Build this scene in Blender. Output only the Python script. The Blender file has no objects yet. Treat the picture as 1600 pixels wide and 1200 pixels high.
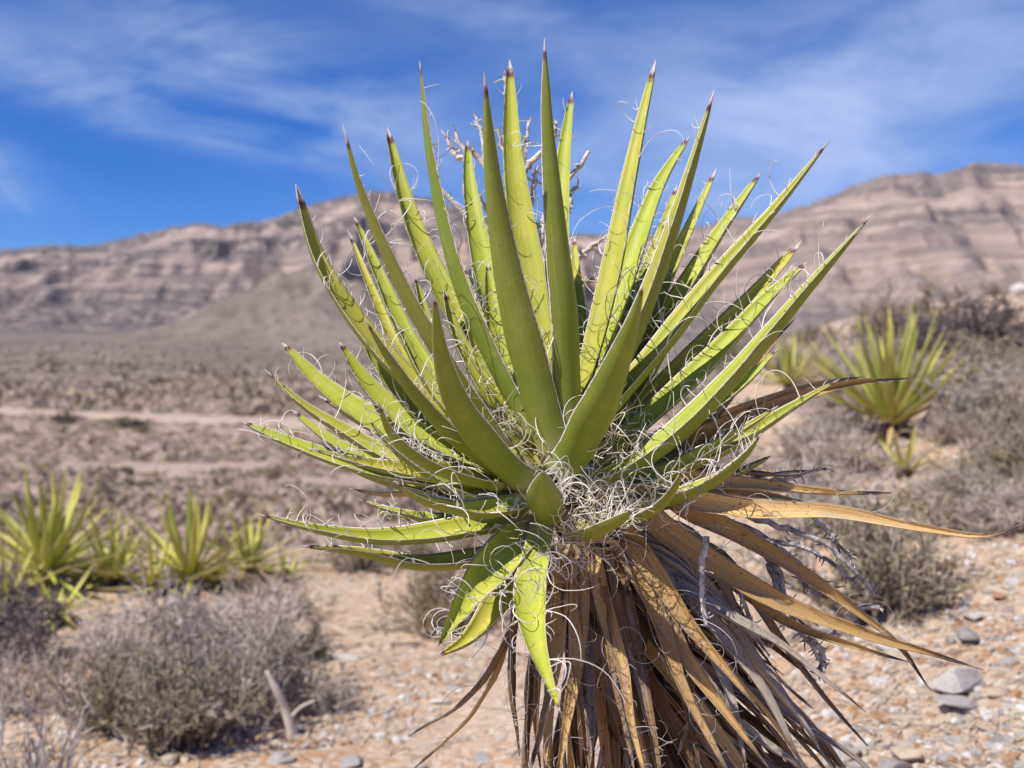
import bpy, bmesh, math, random
import numpy as np
from mathutils import Vector, Matrix, Euler
random.seed(7)
rng = np.random.default_rng(7)
R = math.radians
SC = bpy.context.scene
COL = SC.collection

# ------------------------------------------------------------------ camera, sky, sun, exposure
F = 1700.0                      # focal length in pixels of a 1600 px wide picture
CZ = 1.5                        # eye height
cam_d = bpy.data.cameras.new('camera')
cam_d.sensor_width = 36.0
cam_d.lens = 36.0 * F / 1600
cam_d.clip_start = 0.05
cam_d.clip_end = 20000
cam_d.dof.use_dof = True
cam_d.dof.focus_distance = 1.46
cam_d.dof.aperture_fstop = 4.2
cam_d.dof.aperture_blades = 7
cam = bpy.data.objects.new('camera', cam_d)
cam.location = (0, 0, CZ)
cam.rotation_euler = (R(90), 0, 0)
COL.objects.link(cam)
SC.camera = cam

SUN_DIR = Vector((-0.47, -0.36, 0.80)).normalized()      # towards the sun
sun_el = math.asin(SUN_DIR.z)
sun_az = math.atan2(SUN_DIR.x, SUN_DIR.y)

SC.view_settings.view_transform = 'Standard'
SC.view_settings.look = 'None'
SC.view_settings.exposure = 0.25
SC.view_settings.gamma = 1.0
SC.view_settings.use_curve_mapping = False
SC.cycles.use_denoising = True
SC.cycles.max_bounces = 6
SC.cycles.volume_bounces = 0
SC.cycles.sample_clamp_indirect = 6.0

sd = bpy.data.lights.new('sun', 'SUN')
sd.energy = 4.9
sd.angle = R(0.53)
sd.color = (1.0, 0.955, 0.88)
so = bpy.data.objects.new('sun', sd)
so.rotation_euler = SUN_DIR.to_track_quat('Z', 'Y').to_euler()
so.location = (-20, -10, 30)
COL.objects.link(so)

world = bpy.data.worlds.new('World')
SC.world = world
world.use_nodes = True
def build_world():
    nt = world.node_tree
    nt.nodes.clear()
    N = nt.nodes.new; L = nt.links.new
    out = N('ShaderNodeOutputWorld'); bg = N('ShaderNodeBackground')
    sky = N('ShaderNodeTexSky'); sky.sky_type = 'NISHITA'; sky.sun_disc = False
    sky.sun_elevation = sun_el; sky.sun_rotation = sun_az
    sky.altitude = 1800; sky.air_density = 0.85; sky.dust_density = 0.12; sky.ozone_density = 3.5
    hs = N('ShaderNodeHueSaturation'); hs.inputs['Saturation'].default_value = 1.44
    hs.inputs['Value'].default_value = 1.17; hs.inputs['Hue'].default_value = 0.516
    L(sky.outputs[0], hs.inputs['Color'])
    # thin cirrus, laid out on the sky sphere
    tc = N('ShaderNodeTexCoord')
    sep = N('ShaderNodeSeparateXYZ'); L(tc.outputs['Generated'], sep.inputs[0])
    def math_(op, a, b=None, clamp=False):
        m = N('ShaderNodeMath'); m.operation = op; m.use_clamp = clamp
        for i, v in enumerate((a, b)):
            if v is None: continue
            if isinstance(v, (int, float)): m.inputs[i].default_value = v
            else: L(v, m.inputs[i])
        return m.outputs[0]
    az = math_('ARCTAN2', sep.outputs[0], sep.outputs[1])
    el = math_('ARCSINE', sep.outputs[2])
    comb = N('ShaderNodeCombineXYZ'); L(az, comb.inputs[0]); L(el, comb.inputs[1])
    def noise(rot, scale, loc, nscale, detail, rough, dist):
        mp = N('ShaderNodeMapping'); mp.inputs['Rotation'].default_value = (0, 0, rot)
        mp.inputs['Scale'].default_value = scale; mp.inputs['Location'].default_value = loc
        L(comb.outputs[0], mp.inputs[0])
        n = N('ShaderNodeTexNoise'); n.inputs['Scale'].default_value = nscale
        n.inputs['Detail'].default_value = detail; n.inputs['Roughness'].default_value = rough
        n.inputs['Distortion'].default_value = dist
        L(mp.outputs[0], n.inputs['Vector']); return n.outputs[0]
    def ramp(v, a, b):
        r = N('ShaderNodeMapRange'); r.interpolation_type = 'SMOOTHSTEP'
        r.inputs[1].default_value = a; r.inputs[2].default_value = b
        L(v, r.inputs[0]); return r.outputs[0]
    n1 = noise(R(20), (2.4, 6.0, 1), (3.1, 1.7, 0), 1.7, 9, 0.60, 0.5)
    n2 = noise(R(-20), (2.6, 7.0, 1), (8.7, 4.2, 0), 1.6, 9, 0.62, 0.6)
    n3 = noise(R(10), (1.4, 3.0, 1), (1.3, 6.2, 0), 1.5, 3, 0.5, 0.2)
    def blob(a0, e0, ra, re, rot=0.0):
        # soft elliptic patch of cirrus at azimuth a0, elevation e0 (radians), broken up by noise
        dx = math_('SUBTRACT', az, a0); dy = math_('SUBTRACT', el, e0)
        c, s = math.cos(rot), math.sin(rot)
        X = math_('ADD', math_('MULTIPLY', dx, c / ra), math_('MULTIPLY', dy, s / ra))
        Y = math_('ADD', math_('MULTIPLY', dx, -s / re), math_('MULTIPLY', dy, c / re))
        d2 = math_('ADD', math_('MULTIPLY', X, X), math_('MULTIPLY', Y, Y))
        return math_('EXPONENT', math_('MULTIPLY', d2, -1.0))
    left = blob(-0.215, 0.27, 0.16, 0.062, R(-20))
    left2 = blob(-0.43, 0.27, 0.11, 0.028, R(-16))
    left3 = blob(-0.30, 0.222, 0.10, 0.016, R(-10))
    top = blob(-0.02, 0.335, 0.14, 0.035, R(-8))
    right = blob(0.30, 0.245, 0.26, 0.10, R(10))
    low = blob(-0.47, 0.17, 0.07, 0.03, R(-20))
    mid = blob(0.09, 0.19, 0.15, 0.05, R(-10))
    s1 = math_('ADD', math_('MULTIPLY', left, 1.15), math_('MULTIPLY', left2, 0.6))
    s1 = math_('ADD', s1, math_('MULTIPLY', left3, 0.6))
    s1 = math_('ADD', s1, math_('MULTIPLY', low, 1.2))
    s2 = math_('ADD', math_('MULTIPLY', right, 1.35), math_('MULTIPLY', top, 0.75))
    s2 = math_('ADD', s2, math_('MULTIPLY', mid, 0.5))
    w1 = math_('MULTIPLY', s1, ramp(n2, 0.30, 0.70))
    w2 = math_('MULTIPLY', s2, ramp(n1, 0.16, 0.80))
    # the same cirrus, sparser, over the rest of the sky
    rest = math_('MULTIPLY', ramp(n3, 0.5, 0.8), math_('MULTIPLY', ramp(n1, 0.35, 0.8), 0.42))
    dens = math_('ADD', math_('ADD', w1, w2), rest)
    dens = math_('MULTIPLY', dens, 0.68, True)
    mix = N('ShaderNodeMixRGB'); L(dens, mix.inputs[0]); L(hs.outputs[0], mix.inputs[1])
    mix.inputs[2].default_value = (4.9, 5.9, 8.3, 1)
    L(mix.outputs[0], bg.inputs[0]); bg.inputs[1].default_value = 0.10
    L(bg.outputs[0], out.inputs[0])
build_world()

# ------------------------------------------------------------------ helpers
def at(px, py, d):
    """point seen at pixel (px, py) of the 1600x1200 photo at forward distance d"""
    return np.array([(px - 800) / F * d, d, CZ + (600 - py) / F * d])

def tag(o, label=None, cat=None, group=None, kind=None):
    if label: o['label'] = label
    if cat: o['category'] = cat
    if group: o['group'] = group
    if kind: o['kind'] = kind
    return o

def empty(name, loc):
    o = bpy.data.objects.new(name, None); o.location = loc; o.empty_display_size = 0.1
    COL.objects.link(o); return o

def link(name, me, parent=None, loc=None):
    o = bpy.data.objects.new(name, me); COL.objects.link(o)
    if parent: o.parent = parent
    if loc is not None: o.location = loc
    return o

def mesh_np(name, V, faces, mat=None, uv=None, smooth=True, mats=None, mat_idx=None):
    """faces: list of int arrays (n,k)"""
    me = bpy.data.meshes.new(name)
    V = np.asarray(V, dtype=np.float32).reshape(-1, 3)
    me.vertices.add(len(V)); me.vertices.foreach_set('co', V.ravel())
    faces = [np.asarray(f, dtype=np.int32) for f in faces if len(f)]
    idx = np.concatenate([f.ravel() for f in faces])
    tot = np.concatenate([np.full(len(f), f.shape[1], np.int32) for f in faces])
    start = np.concatenate([[0], np.cumsum(tot)[:-1]]).astype(np.int32)
    me.loops.add(len(idx)); me.loops.foreach_set('vertex_index', idx)
    me.polygons.add(len(tot)); me.polygons.foreach_set('loop_start', start); me.polygons.foreach_set('loop_total', tot)
    me.polygons.foreach_set('use_smooth', np.full(len(tot), smooth, dtype=bool))
    if uv is not None:
        ul = me.uv_layers.new(name='UVMap'); ul.data.foreach_set('uv', np.asarray(uv, np.float32).ravel())
    for m in (mats or ([mat] if mat else [])): me.materials.append(m)
    if mat_idx is not None: me.polygons.foreach_set('material_index', np.asarray(mat_idx, np.int32))
    me.update(calc_edges=True)
    return me

def tubes(P, rad, N=3):
    """P (M,K,3) polylines, rad (M,K) -> verts, quads"""
    P = np.asarray(P, float); M, K, _ = P.shape
    T = np.gradient(P, axis=1); T /= np.linalg.norm(T, axis=2, keepdims=True) + 1e-9
    ref = np.where(np.abs(T[:, :1, 2:3]) > 0.8, np.array([[[1., 0, 0]]]), np.array([[[0, 0, 1.]]]))
    ref = np.broadcast_to(ref, T.shape)
    A = np.cross(T, ref); A /= np.linalg.norm(A, axis=2, keepdims=True) + 1e-9
    B = np.cross(T, A)
    ang = np.arange(N) * 2 * math.pi / N
    V = P[:, :, None, :] + rad[:, :, None, None] * (A[:, :, None, :] * np.cos(ang)[None, None, :, None] + B[:, :, None, :] * np.sin(ang)[None, None, :, None])
    base = (np.arange(M) * K * N)[:, None, None]
    k = (np.arange(K - 1) * N)[None, :, None]; j = np.arange(N)[None, None, :]; j2 = (np.arange(N) + 1) % N
    a = base + k + j; b = base + k + j2[None, None, :]
    Q = np.stack([a, b, b + N, a + N], axis=-1).reshape(-1, 4)
    return V.reshape(-1, 3), Q

def smoothstep(x, a, b):
    t = np.clip((x - a) / (b - a), 0, 1); return t * t * (3 - 2 * t)

def _hash(ix, iy, seed):
    h = (ix.astype(np.int64) * 374761393 + iy.astype(np.int64) * 668265263 + seed * 1442695041) & 0x7fffffff
    h = ((h ^ (h >> 13)) * 1274126177) & 0x7fffffff
    h = h ^ (h >> 16)
    return (h & 0xffffff) / float(0xffffff)
def vnoise(x, y, seed=0):
    x = np.asarray(x, float); y = np.asarray(y, float)
    ix = np.floor(x); iy = np.floor(y); fx = x - ix; fy = y - iy
    fx = fx * fx * fx * (fx * (fx * 6 - 15) + 10); fy = fy * fy * fy * (fy * (fy * 6 - 15) + 10)
    a = _hash(ix, iy, seed); b = _hash(ix + 1, iy, seed); c = _hash(ix, iy + 1, seed); d = _hash(ix + 1, iy + 1, seed)
    return (a * (1 - fx) + b * fx) * (1 - fy) + (c * (1 - fx) + d * fx) * fy - 0.5
def fbm(x, y, oct=4, seed=0, gain=0.5):
    s = 0; a = 1.0; f = 1.0
    for o in range(oct):
        s = s + a * vnoise(x * f + 17.3 * o, y * f - 9.1 * o, seed + o); a *= gain; f *= 2.03
    return s

# ------------------------------------------------------------------ materials
class MB:
    def __init__(self, name, rough=0.8, spec=0.25):
        self.m = bpy.data.materials.new(name); self.m.use_nodes = True
        self.nt = self.m.node_tree; self.nt.nodes.clear()
        self.out = self.n('ShaderNodeOutputMaterial'); self.b = self.n('ShaderNodeBsdfPrincipled')
        self.l(self.b.outputs[0], self.out.inputs[0])
        self.b.inputs['Roughness'].default_value = rough
        self.b.inputs['Specular IOR Level'].default_value = spec
    def n(self, t): return self.nt.nodes.new(t)
    def l(self, a, b): self.nt.links.new(a, b)
    def put(self, sock, v):
        if isinstance(v, (int, float)): sock.default_value = v
        elif isinstance(v, tuple):
            sock.default_value = (*v, 1) if len(v) == 3 and sock.type == 'RGBA' else v
        else: self.l(v, sock)
    def math(self, op, a, b=None, clamp=False):
        m = self.n('ShaderNodeMath'); m.operation = op; m.use_clamp = clamp
        self.put(m.inputs[0], a)
        if b is not None: self.put(m.inputs[1], b)
        return m.outputs[0]
    def mix(self, f, a, b, mode='MIX'):
        m = self.n('ShaderNodeMixRGB'); m.blend_type = mode
        self.put(m.inputs[0], f); self.put(m.inputs[1], a); self.put(m.inputs[2], b); return m.outputs[0]
    def ramp(self, v, a, b, lo=0.0, hi=1.0):
        r = self.n('ShaderNodeMapRange'); r.interpolation_type = 'SMOOTHSTEP'
        r.inputs[1].default_value = a; r.inputs[2].default_value = b
        r.inputs[3].default_value = lo; r.inputs[4].default_value = hi
        self.put(r.inputs[0], v); return r.outputs[0]
    def coord(self, which='Object'): return self.n('ShaderNodeTexCoord').outputs[which]
    def mapping(self, v, scale=(1, 1, 1), loc=None, rot=None):
        m = self.n('ShaderNodeMapping'); m.inputs['Scale'].default_value = scale
        if loc is not None: self.put(m.inputs['Location'], loc)
        if rot is not None: m.inputs['Rotation'].default_value = rot
        self.l(v, m.inputs[0]); return m.outputs[0]
    def noise(self, v, scale, detail=4, rough=0.55, dist=0.0):
        n = self.n('ShaderNodeTexNoise'); n.inputs['Scale'].default_value = scale
        n.inputs['Detail'].default_value = detail; n.inputs['Roughness'].default_value = rough
        n.inputs['Distortion'].default_value = dist
        self.l(v, n.inputs['Vector']); return n.outputs[0]
    def voronoi(self, v, scale, out='Distance'):
        n = self.n('ShaderNodeTexVoronoi'); n.inputs['Scale'].default_value = scale
        self.l(v, n.inputs['Vector']); return n.outputs[out]
    def bump(self, h, strength=0.4, dist=0.01):
        b = self.n('ShaderNodeBump'); b.inputs['Strength'].default_value = strength; b.inputs['Distance'].default_value = dist
        self.l(h, b.inputs['Height']); self.l(b.outputs[0], self.b.inputs['Normal'])
    def color(self, c): self.put(self.b.inputs['Base Color'], c)
    def rand(self): return self.n('ShaderNodeObjectInfo').outputs['Random']

def leaf_frame(b):
    """u across (0..1), edge distance, v along, is_inner, offset vector for noise"""
    uv = b.coord('UV'); s = b.n('ShaderNodeSeparateXYZ'); b.l(uv, s.inputs[0])
    u = b.math('FRACT', s.outputs[0]); e = b.math('MULTIPLY', b.math('ABSOLUTE', b.math('SUBTRACT', u, 0.5)), 2.0)
    inner = b.math('LESS_THAN', s.outputs[0], 1.0)
    r = b.rand(); off = b.math('MULTIPLY', r, 37.0)
    c = b.n('ShaderNodeCombineXYZ'); b.l(u, c.inputs[0]); b.l(s.outputs[1], c.inputs[1]); b.l(off, c.inputs[2])
    return u, e, s.outputs[1], inner, r, c.outputs[0]

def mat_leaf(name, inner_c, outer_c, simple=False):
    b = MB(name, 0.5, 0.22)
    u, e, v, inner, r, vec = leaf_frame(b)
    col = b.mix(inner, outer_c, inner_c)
    # along-leaf veins and cross bands
    streak = b.noise(b.mapping(vec, (14, 0.9, 1)), 1.6, 3, 0.6)
    col = b.mix(b.ramp(streak, 0.3, 0.7, 0.0, 0.42), col, b.mix(1.0, col, (0.70, 0.78, 0.62), 'MULTIPLY'))
    band = b.noise(b.mapping(vec, (0.25, 5.0, 1)), 1.7, 5, 0.68)
    col = b.mix(b.ramp(band, 0.46, 0.64, 0.0, 0.55), col, b.mix(1.0, col, (1.25, 1.13, 1.12), 'MULTIPLY'))
    blot = b.noise(b.mapping(vec, (1.2, 9.0, 1)), 2.0, 4, 0.65)
    col = b.mix(b.ramp(blot, 0.58, 0.74, 0, 0.28), col, (0.44, 0.38, 0.10))
    spot = b.noise(b.mapping(vec, (4, 50, 1)), 1.3, 2, 0.5)
    col = b.mix(b.ramp(spot, 0.73, 0.77, 0, 0.7), col, (0.10, 0.055, 0.03))
    lines = b.noise(b.mapping(vec, (55, 0.5, 1)), 1.5, 3, 0.6)
    col = b.mix(b.ramp(lines, 0.46, 0.66, 0.0, 0.55), col, b.mix(1.0, col, (1.32, 1.24, 1.7), 'MULTIPLY'))
    dust = b.noise(b.mapping(vec, (2.2, 7.0, 1)), 1.6, 6, 0.7)
    col = b.mix(b.ramp(dust, 0.48, 0.70, 0.0, 0.55), col, b.mix(1.0, col, (1.30, 1.18, 2.2), 'MULTIPLY'))
    tint = b.mix(r, (0.92, 1.0, 0.85), (1.10, 1.0, 1.05))
    col = b.mix(1.0, col, tint, 'MULTIPLY')
    col = b.mix(b.ramp(v, 0.0, 0.13, 0.8, 0.0), col, (0.46, 0.42, 0.20))
    rag = b.noise(b.mapping(vec, (1, 60, 1)), 1.5, 3, 0.6)
    wob = b.math('MULTIPLY', b.math('SUBTRACT', rag, 0.5), 0.10)
    ee = b.math('SUBTRACT', b.math('ADD', e, wob), b.math('MULTIPLY', b.math('SUBTRACT', 1.0, inner), 0.035))
    col = b.mix(b.ramp(ee, 0.89, 0.925, 0, 0.85), col, (0.20, 0.10, 0.05))
    col = b.mix(b.ramp(ee, 0.92, 0.95), col, (0.70, 0.65, 0.57))
    tv = b.math('ADD', v, b.math('ADD', b.math('MULTIPLY', b.math('SUBTRACT', r, 0.5), 0.03), b.math('MULTIPLY', wob, 0.3)))
    col = b.mix(b.ramp(tv, 0.938, 0.958), col, (0.15, 0.062, 0.045))
    col = b.mix(b.ramp(tv, 0.960, 0.975), col, (0.50, 0.44, 0.41))
    b.color(col)
    b.put(b.b.inputs['Roughness'], b.ramp(ee, 0.88, 0.94, 0.50, 0.85))
    b.bump(b.math('ADD', b.math('MULTIPLY', streak, 0.6), b.math('MULTIPLY', band, 0.2)), 0.18, 0.002)
    return b.m

def mat_dead(name, c1, c2, dark, edge, spots=0.62, grey=0.0):
    b = MB(name, 0.66, 0.22)
    u, e, v, inner, r, vec = leaf_frame(b)
    st = b.noise(b.mapping(vec, (9, 0.8, 1)), 2.2, 4, 0.65)
    col = b.mix(b.ramp(st, 0.3, 0.7), c1, c2)
    fine = b.noise(b.mapping(vec, (34, 1.2, 1)), 2.0, 3, 0.7)
    col = b.mix(b.ramp(fine, 0.52, 0.72, 0, 0.55), col, b.mix(1.0, col, (0.42, 0.36, 0.32), 'MULTIPLY'))
    pt = b.noise(b.mapping(vec, (1.1, 6.0, 1)), 1.5, 6, 0.7, 0.5)
    col = b.mix(b.ramp(pt, spots, spots + 0.09, 0, 0.92), col, dark)
    g = b.noise(b.mapping(vec, (2.0, 3.0, 1)), 1.4, 5, 0.65)
    col = b.mix(b.ramp(g, 0.56 - grey, 0.70 - grey, 0, 0.75), col, (0.36, 0.34, 0.315))
    spk = b.noise(b.mapping(vec, (5, 60, 1)), 1.6, 2, 0.5)
    col = b.mix(b.ramp(spk, 0.66, 0.70, 0, 0.75), col, (0.09, 0.045, 0.025))
    col = b.mix(1.0, col, b.mix(r, (0.72, 0.66, 0.60), (1.12, 1.1, 1.06)), 'MULTIPLY')
    rag = b.math('MULTIPLY', b.math('SUBTRACT', b.noise(b.mapping(vec, (1, 40, 1)), 1.5, 3, 0.6), 0.5), 0.2)
    ee = b.math('ADD', e, rag)
    col = b.mix(b.ramp(ee, 0.86, 0.93, 0, 0.8), col, (0.13, 0.075, 0.045))
    col = b.mix(b.ramp(ee, 0.935, 0.97), col, edge)
    col = b.mix(b.ramp(b.math('ADD', v, b.math('MULTIPLY', rag, 0.4)), 0.87, 0.94, 0, 0.95), col, (0.12, 0.095, 0.085))
    col = b.mix(b.ramp(v, 0.955, 0.985, 0, 0.85), col, (0.34, 0.32, 0.31))
    b.color(col)
    b.bump(b.math('ADD', fine, st), 0.5, 0.0025)
    return b.m

def mat_simple(name, c1, c2, scale=8, rough=0.85, contrast=(0.35, 0.65), rnd=True, coord='Object', bump=0.0, stretch=(1, 1, 1), trans=0.0):
    b = MB(name, rough, 0.15)
    n = b.noise(b.mapping(b.coord(coord), stretch), scale, 4, 0.6)
    col = b.mix(b.ramp(n, *contrast), c1, c2)
    if rnd: col = b.mix(1.0, col, b.mix(b.rand(), (0.8, 0.8, 0.8), (1.15, 1.12, 1.1)), 'MULTIPLY')
    b.color(col)
    if bump: b.bump(n, bump, 0.01)
    return b.m

M = {}
M['leaf'] = mat_leaf('yucca_leaf_green', (0.40, 0.42, 0.055), (0.205, 0.245, 0.036))  # outer face is the darker green: its shade is put into the colour
M['leaf_far'] = mat_leaf('far_yucca_leaf_green', (0.52, 0.505, 0.10), (0.41, 0.425, 0.085))
M['dead'] = mat_dead('dead_leaf_tan', (0.76, 0.54, 0.24), (0.55, 0.355, 0.145), (0.10, 0.035, 0.014), (0.50, 0.46, 0.42), 0.60)
M['dead_brown'] = mat_dead('dead_leaf_brown', (0.38, 0.25, 0.125), (0.20, 0.115, 0.06), (0.05, 0.022, 0.012), (0.36, 0.33, 0.31), 0.54, 0.04)
M['dead_grey'] = mat_dead('dead_leaf_weathered', (0.62, 0.55, 0.46), (0.40, 0.35, 0.29), (0.13, 0.09, 0.06), (0.50, 0.48, 0.46), 0.56, 0.12)
M['dead_black'] = mat_dead('dead_leaf_shade_brown', (0.16, 0.085, 0.04), (0.07, 0.04, 0.026), (0.03, 0.018, 0.012), (0.22, 0.2, 0.19), 0.5)  # very dark brown leaves, with the shade of the skirt's gaps in the colour
M['fibre'] = mat_simple('leaf_fibre_cream', (0.76, 0.71, 0.61), (0.85, 0.82, 0.75), 30, 0.6, rnd=False)
M['fibre_tan'] = mat_simple('leaf_fibre_tan', (0.62, 0.46, 0.27), (0.78, 0.69, 0.52), 30, 0.6, rnd=False)
M['fibre_grey'] = mat_simple('leaf_fibre_grey', (0.42, 0.40, 0.38), (0.6, 0.57, 0.53), 30, 0.7, rnd=False)
M['stalk'] = mat_simple('dry_flower_stalk', (0.70, 0.62, 0.54), (0.42, 0.35, 0.29), 55, 0.8, (0.42, 0.68), False, bump=0.5)
M['stalk_grey'] = mat_simple('weathered_flower_stalk', (0.54, 0.51, 0.48), (0.17, 0.15, 0.14), 45, 0.85, (0.4, 0.66), False, bump=0.5)
M['trunk'] = mat_simple('yucca_trunk_fibrous', (0.12, 0.085, 0.06), (0.05, 0.032, 0.022), 22, 0.9, rnd=False, bump=0.8, stretch=(1, 1, 0.3))  # brown darkened: shade between the skirt leaves is put into the colour
M['twig_silver'] = mat_simple('shrub_twig_silver', (0.70, 0.62, 0.55), (0.44, 0.365, 0.31), 7, 0.85)
M['twig_grey'] = mat_simple('shrub_twig_grey', (0.58, 0.50, 0.42), (0.28, 0.22, 0.17), 6, 0.85)
M['twig_dark'] = mat_simple('shrub_twig_dark', (0.30, 0.255, 0.24), (0.14, 0.115, 0.105), 6, 0.85)
M['twig_bare'] = mat_simple('bare_twig_pale', (0.52, 0.49, 0.47), (0.30, 0.26, 0.24), 9, 0.85)
M['fol_sage'] = mat_simple('shrub_leaf_sage', (0.38, 0.34, 0.20), (0.20, 0.185, 0.10), 5, 0.8)
M['fol_grey'] = mat_simple('shrub_leaf_grey', (0.50, 0.45, 0.40), (0.31, 0.27, 0.225), 5, 0.85)
M['fol_olive'] = mat_simple('shrub_leaf_olive', (0.31, 0.26, 0.11), (0.17, 0.145, 0.06), 4, 0.8)
M['scrub_a'] = mat_simple('valley_scrub_grey', (0.44, 0.36, 0.29), (0.33, 0.268, 0.215), .5, 0.9)
M['scrub_b'] = mat_simple('valley_scrub_sage', (0.35, 0.295, 0.205), (0.25, 0.215, 0.15), .5, 0.9)
M['fol_dark'] = mat_simple('shrub_leaf_dark', (0.24, 0.20, 0.185), (0.13, 0.105, 0.098), 4, 0.85)
M['fol_green'] = mat_simple('shrub_leaf_green', (0.10, 0.12, 0.035), (0.05, 0.065, 0.022), 4, 0.75)
M['log'] = mat_simple('dead_branch_wood', (0.68, 0.59, 0.51), (0.42, 0.33, 0.28), 12, 0.85, rnd=False, bump=0.6, stretch=(1, 1, 0.2))

def mat_stone(name, c1, c2):
    b = MB(name, 0.85, 0.2)
    o = b.coord('Object')
    n = b.noise(o, 9, 6, 0.65); n2 = b.noise(o, 2.5, 3, 0.5)
    col = b.mix(b.ramp(n, 0.3, 0.7), c1, c2)
    col = b.mix(b.ramp(n2, 0.5, 0.7, 0, 0.5), col, (0.42, 0.25, 0.14))
    col = b.mix(1.0, col, b.mix(b.rand(), (0.78, 0.76, 0.74), (1.16, 1.14, 1.1)), 'MULTIPLY')
    b.color(col); b.bump(n, 0.6, 0.02); return b.m
M['st_cream'] = mat_stone('stone_cream', (0.62, 0.52, 0.41), (0.50, 0.39, 0.28))
M['st_white'] = mat_stone('stone_white', (0.78, 0.75, 0.71), (0.64, 0.60, 0.56))
M['st_grey'] = mat_stone('stone_grey', (0.46, 0.435, 0.415), (0.35, 0.325, 0.305))
M['st_ochre'] = mat_stone('stone_ochre', (0.50, 0.30, 0.165), (0.40, 0.22, 0.11))

def mat_ground():
    b = MB('desert_ground', 0.92, 0.1)
    pos = b.n('ShaderNodeNewGeometry').outputs['Position']
    sp = b.n('ShaderNodeSeparateXYZ'); b.l(pos, sp.inputs[0])
    ln = b.n('ShaderNodeVectorMath'); ln.operation = 'LENGTH'; b.l(pos, ln.inputs[0]); dist = ln.outputs['Value']
    # near slope: ochre soil with pale gravel
    n1 = b.noise(pos, 1.1, 5, 0.6); n2 = b.noise(pos, 14, 5, 0.7); n3 = b.noise(pos, 70, 3, 0.6)
    soil = b.mix(b.ramp(n1, 0.35, 0.65), (0.44, 0.255, 0.14), (0.49, 0.345, 0.23))
    soil = b.mix(b.ramp(n2, 0.40, 0.66, 0, 0.8), soil, (0.52, 0.395, 0.295))
    vc = b.voronoi(pos, 42, 'Color')
    sv = b.n('ShaderNodeSeparateXYZ'); b.l(vc, sv.inputs[0])
    soil = b.mix(b.ramp(sv.outputs[0], 0.6, 0.75, 0, 0.6), soil, (0.63, 0.53, 0.42))
    soil = b.mix(b.ramp(n3, 0.58, 0.72, 0, 0.5), soil, (0.30, 0.17, 0.09))
    # valley fan: pale soil, grey scrub too far off to tell apart
    f1 = b.noise(pos, 0.035, 5, 0.6); f2 = b.noise(pos, 0.25, 4, 0.65)
    fan = b.mix(b.ramp(f1, 0.35, 0.65), (0.47, 0.345, 0.262), (0.375, 0.28, 0.215))
    fan = b.mix(b.ramp(f2, 0.5, 0.7, 0, 0.6), fan, (0.27, 0.22, 0.185))
    vd = b.voronoi(b.mapping(pos, (0.16, 0.16, 0.0)), 1.0)
    fscrub = b.math('MULTIPLY', b.ramp(vd, 0.25, 0.5, 1, 0), b.ramp(dist, 120, 260))
    fan = b.mix(b.math('MULTIPLY', fscrub, 0.8), fan, (0.17, 0.15, 0.12))
    # greyer-green apron towards the foot of the mountains
    ap = b.ramp(b.math('ADD', dist, b.math('MULTIPLY', f1, 400)), 300, 620, 0, 0.85)
    fan = b.mix(ap, fan, b.mix(b.ramp(b.noise(b.mapping(pos, (0.012, 0.004, 0.0)), 1.0, 5, 0.6), 0.4, 0.62), (0.185, 0.155, 0.125), (0.26, 0.21, 0.175)))
    dots2 = b.noise(b.mapping(pos, (0.075, 0.05, 0.05)), 1.0, 3, 0.7)
    fan = b.mix(b.math('MULTIPLY', b.ramp(dots2, 0.50, 0.60), b.ramp(dist, 400, 650, 0, 0.6)), fan, (0.12, 0.10, 0.08))
    far = b.math('MULTIPLY', b.ramp(b.math('ADD', dist, b.math('MULTIPLY', f1, 500)), 850, 1500), b.ramp(b.noise(b.mapping(pos, (0.006, 0.0025, 0.0)), 1.0, 4, 0.6), 0.40, 0.56, 0.25, 0.85))
    fan = b.mix(far, fan, (0.115, 0.10, 0.092))
    dots = b.noise(b.mapping(pos, (0.11, 0.055, 0.0)), 1.0, 4, 0.7)
    fan = b.mix(b.math('MULTIPLY', b.ramp(dots, 0.46, 0.58), b.ramp(dist, 120, 260, 0, 0.42)), fan, (0.15, 0.125, 0.105))
    col = b.mix(b.ramp(dist, 10, 26), soil, fan)
    b.color(col)
    h = b.math('ADD', b.math('MULTIPLY', n2, 0.6), b.math('MULTIPLY', n3, 0.4))
    b.bump(h, 0.8, 0.02)
    return b.m
M['ground'] = mat_ground()

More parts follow.
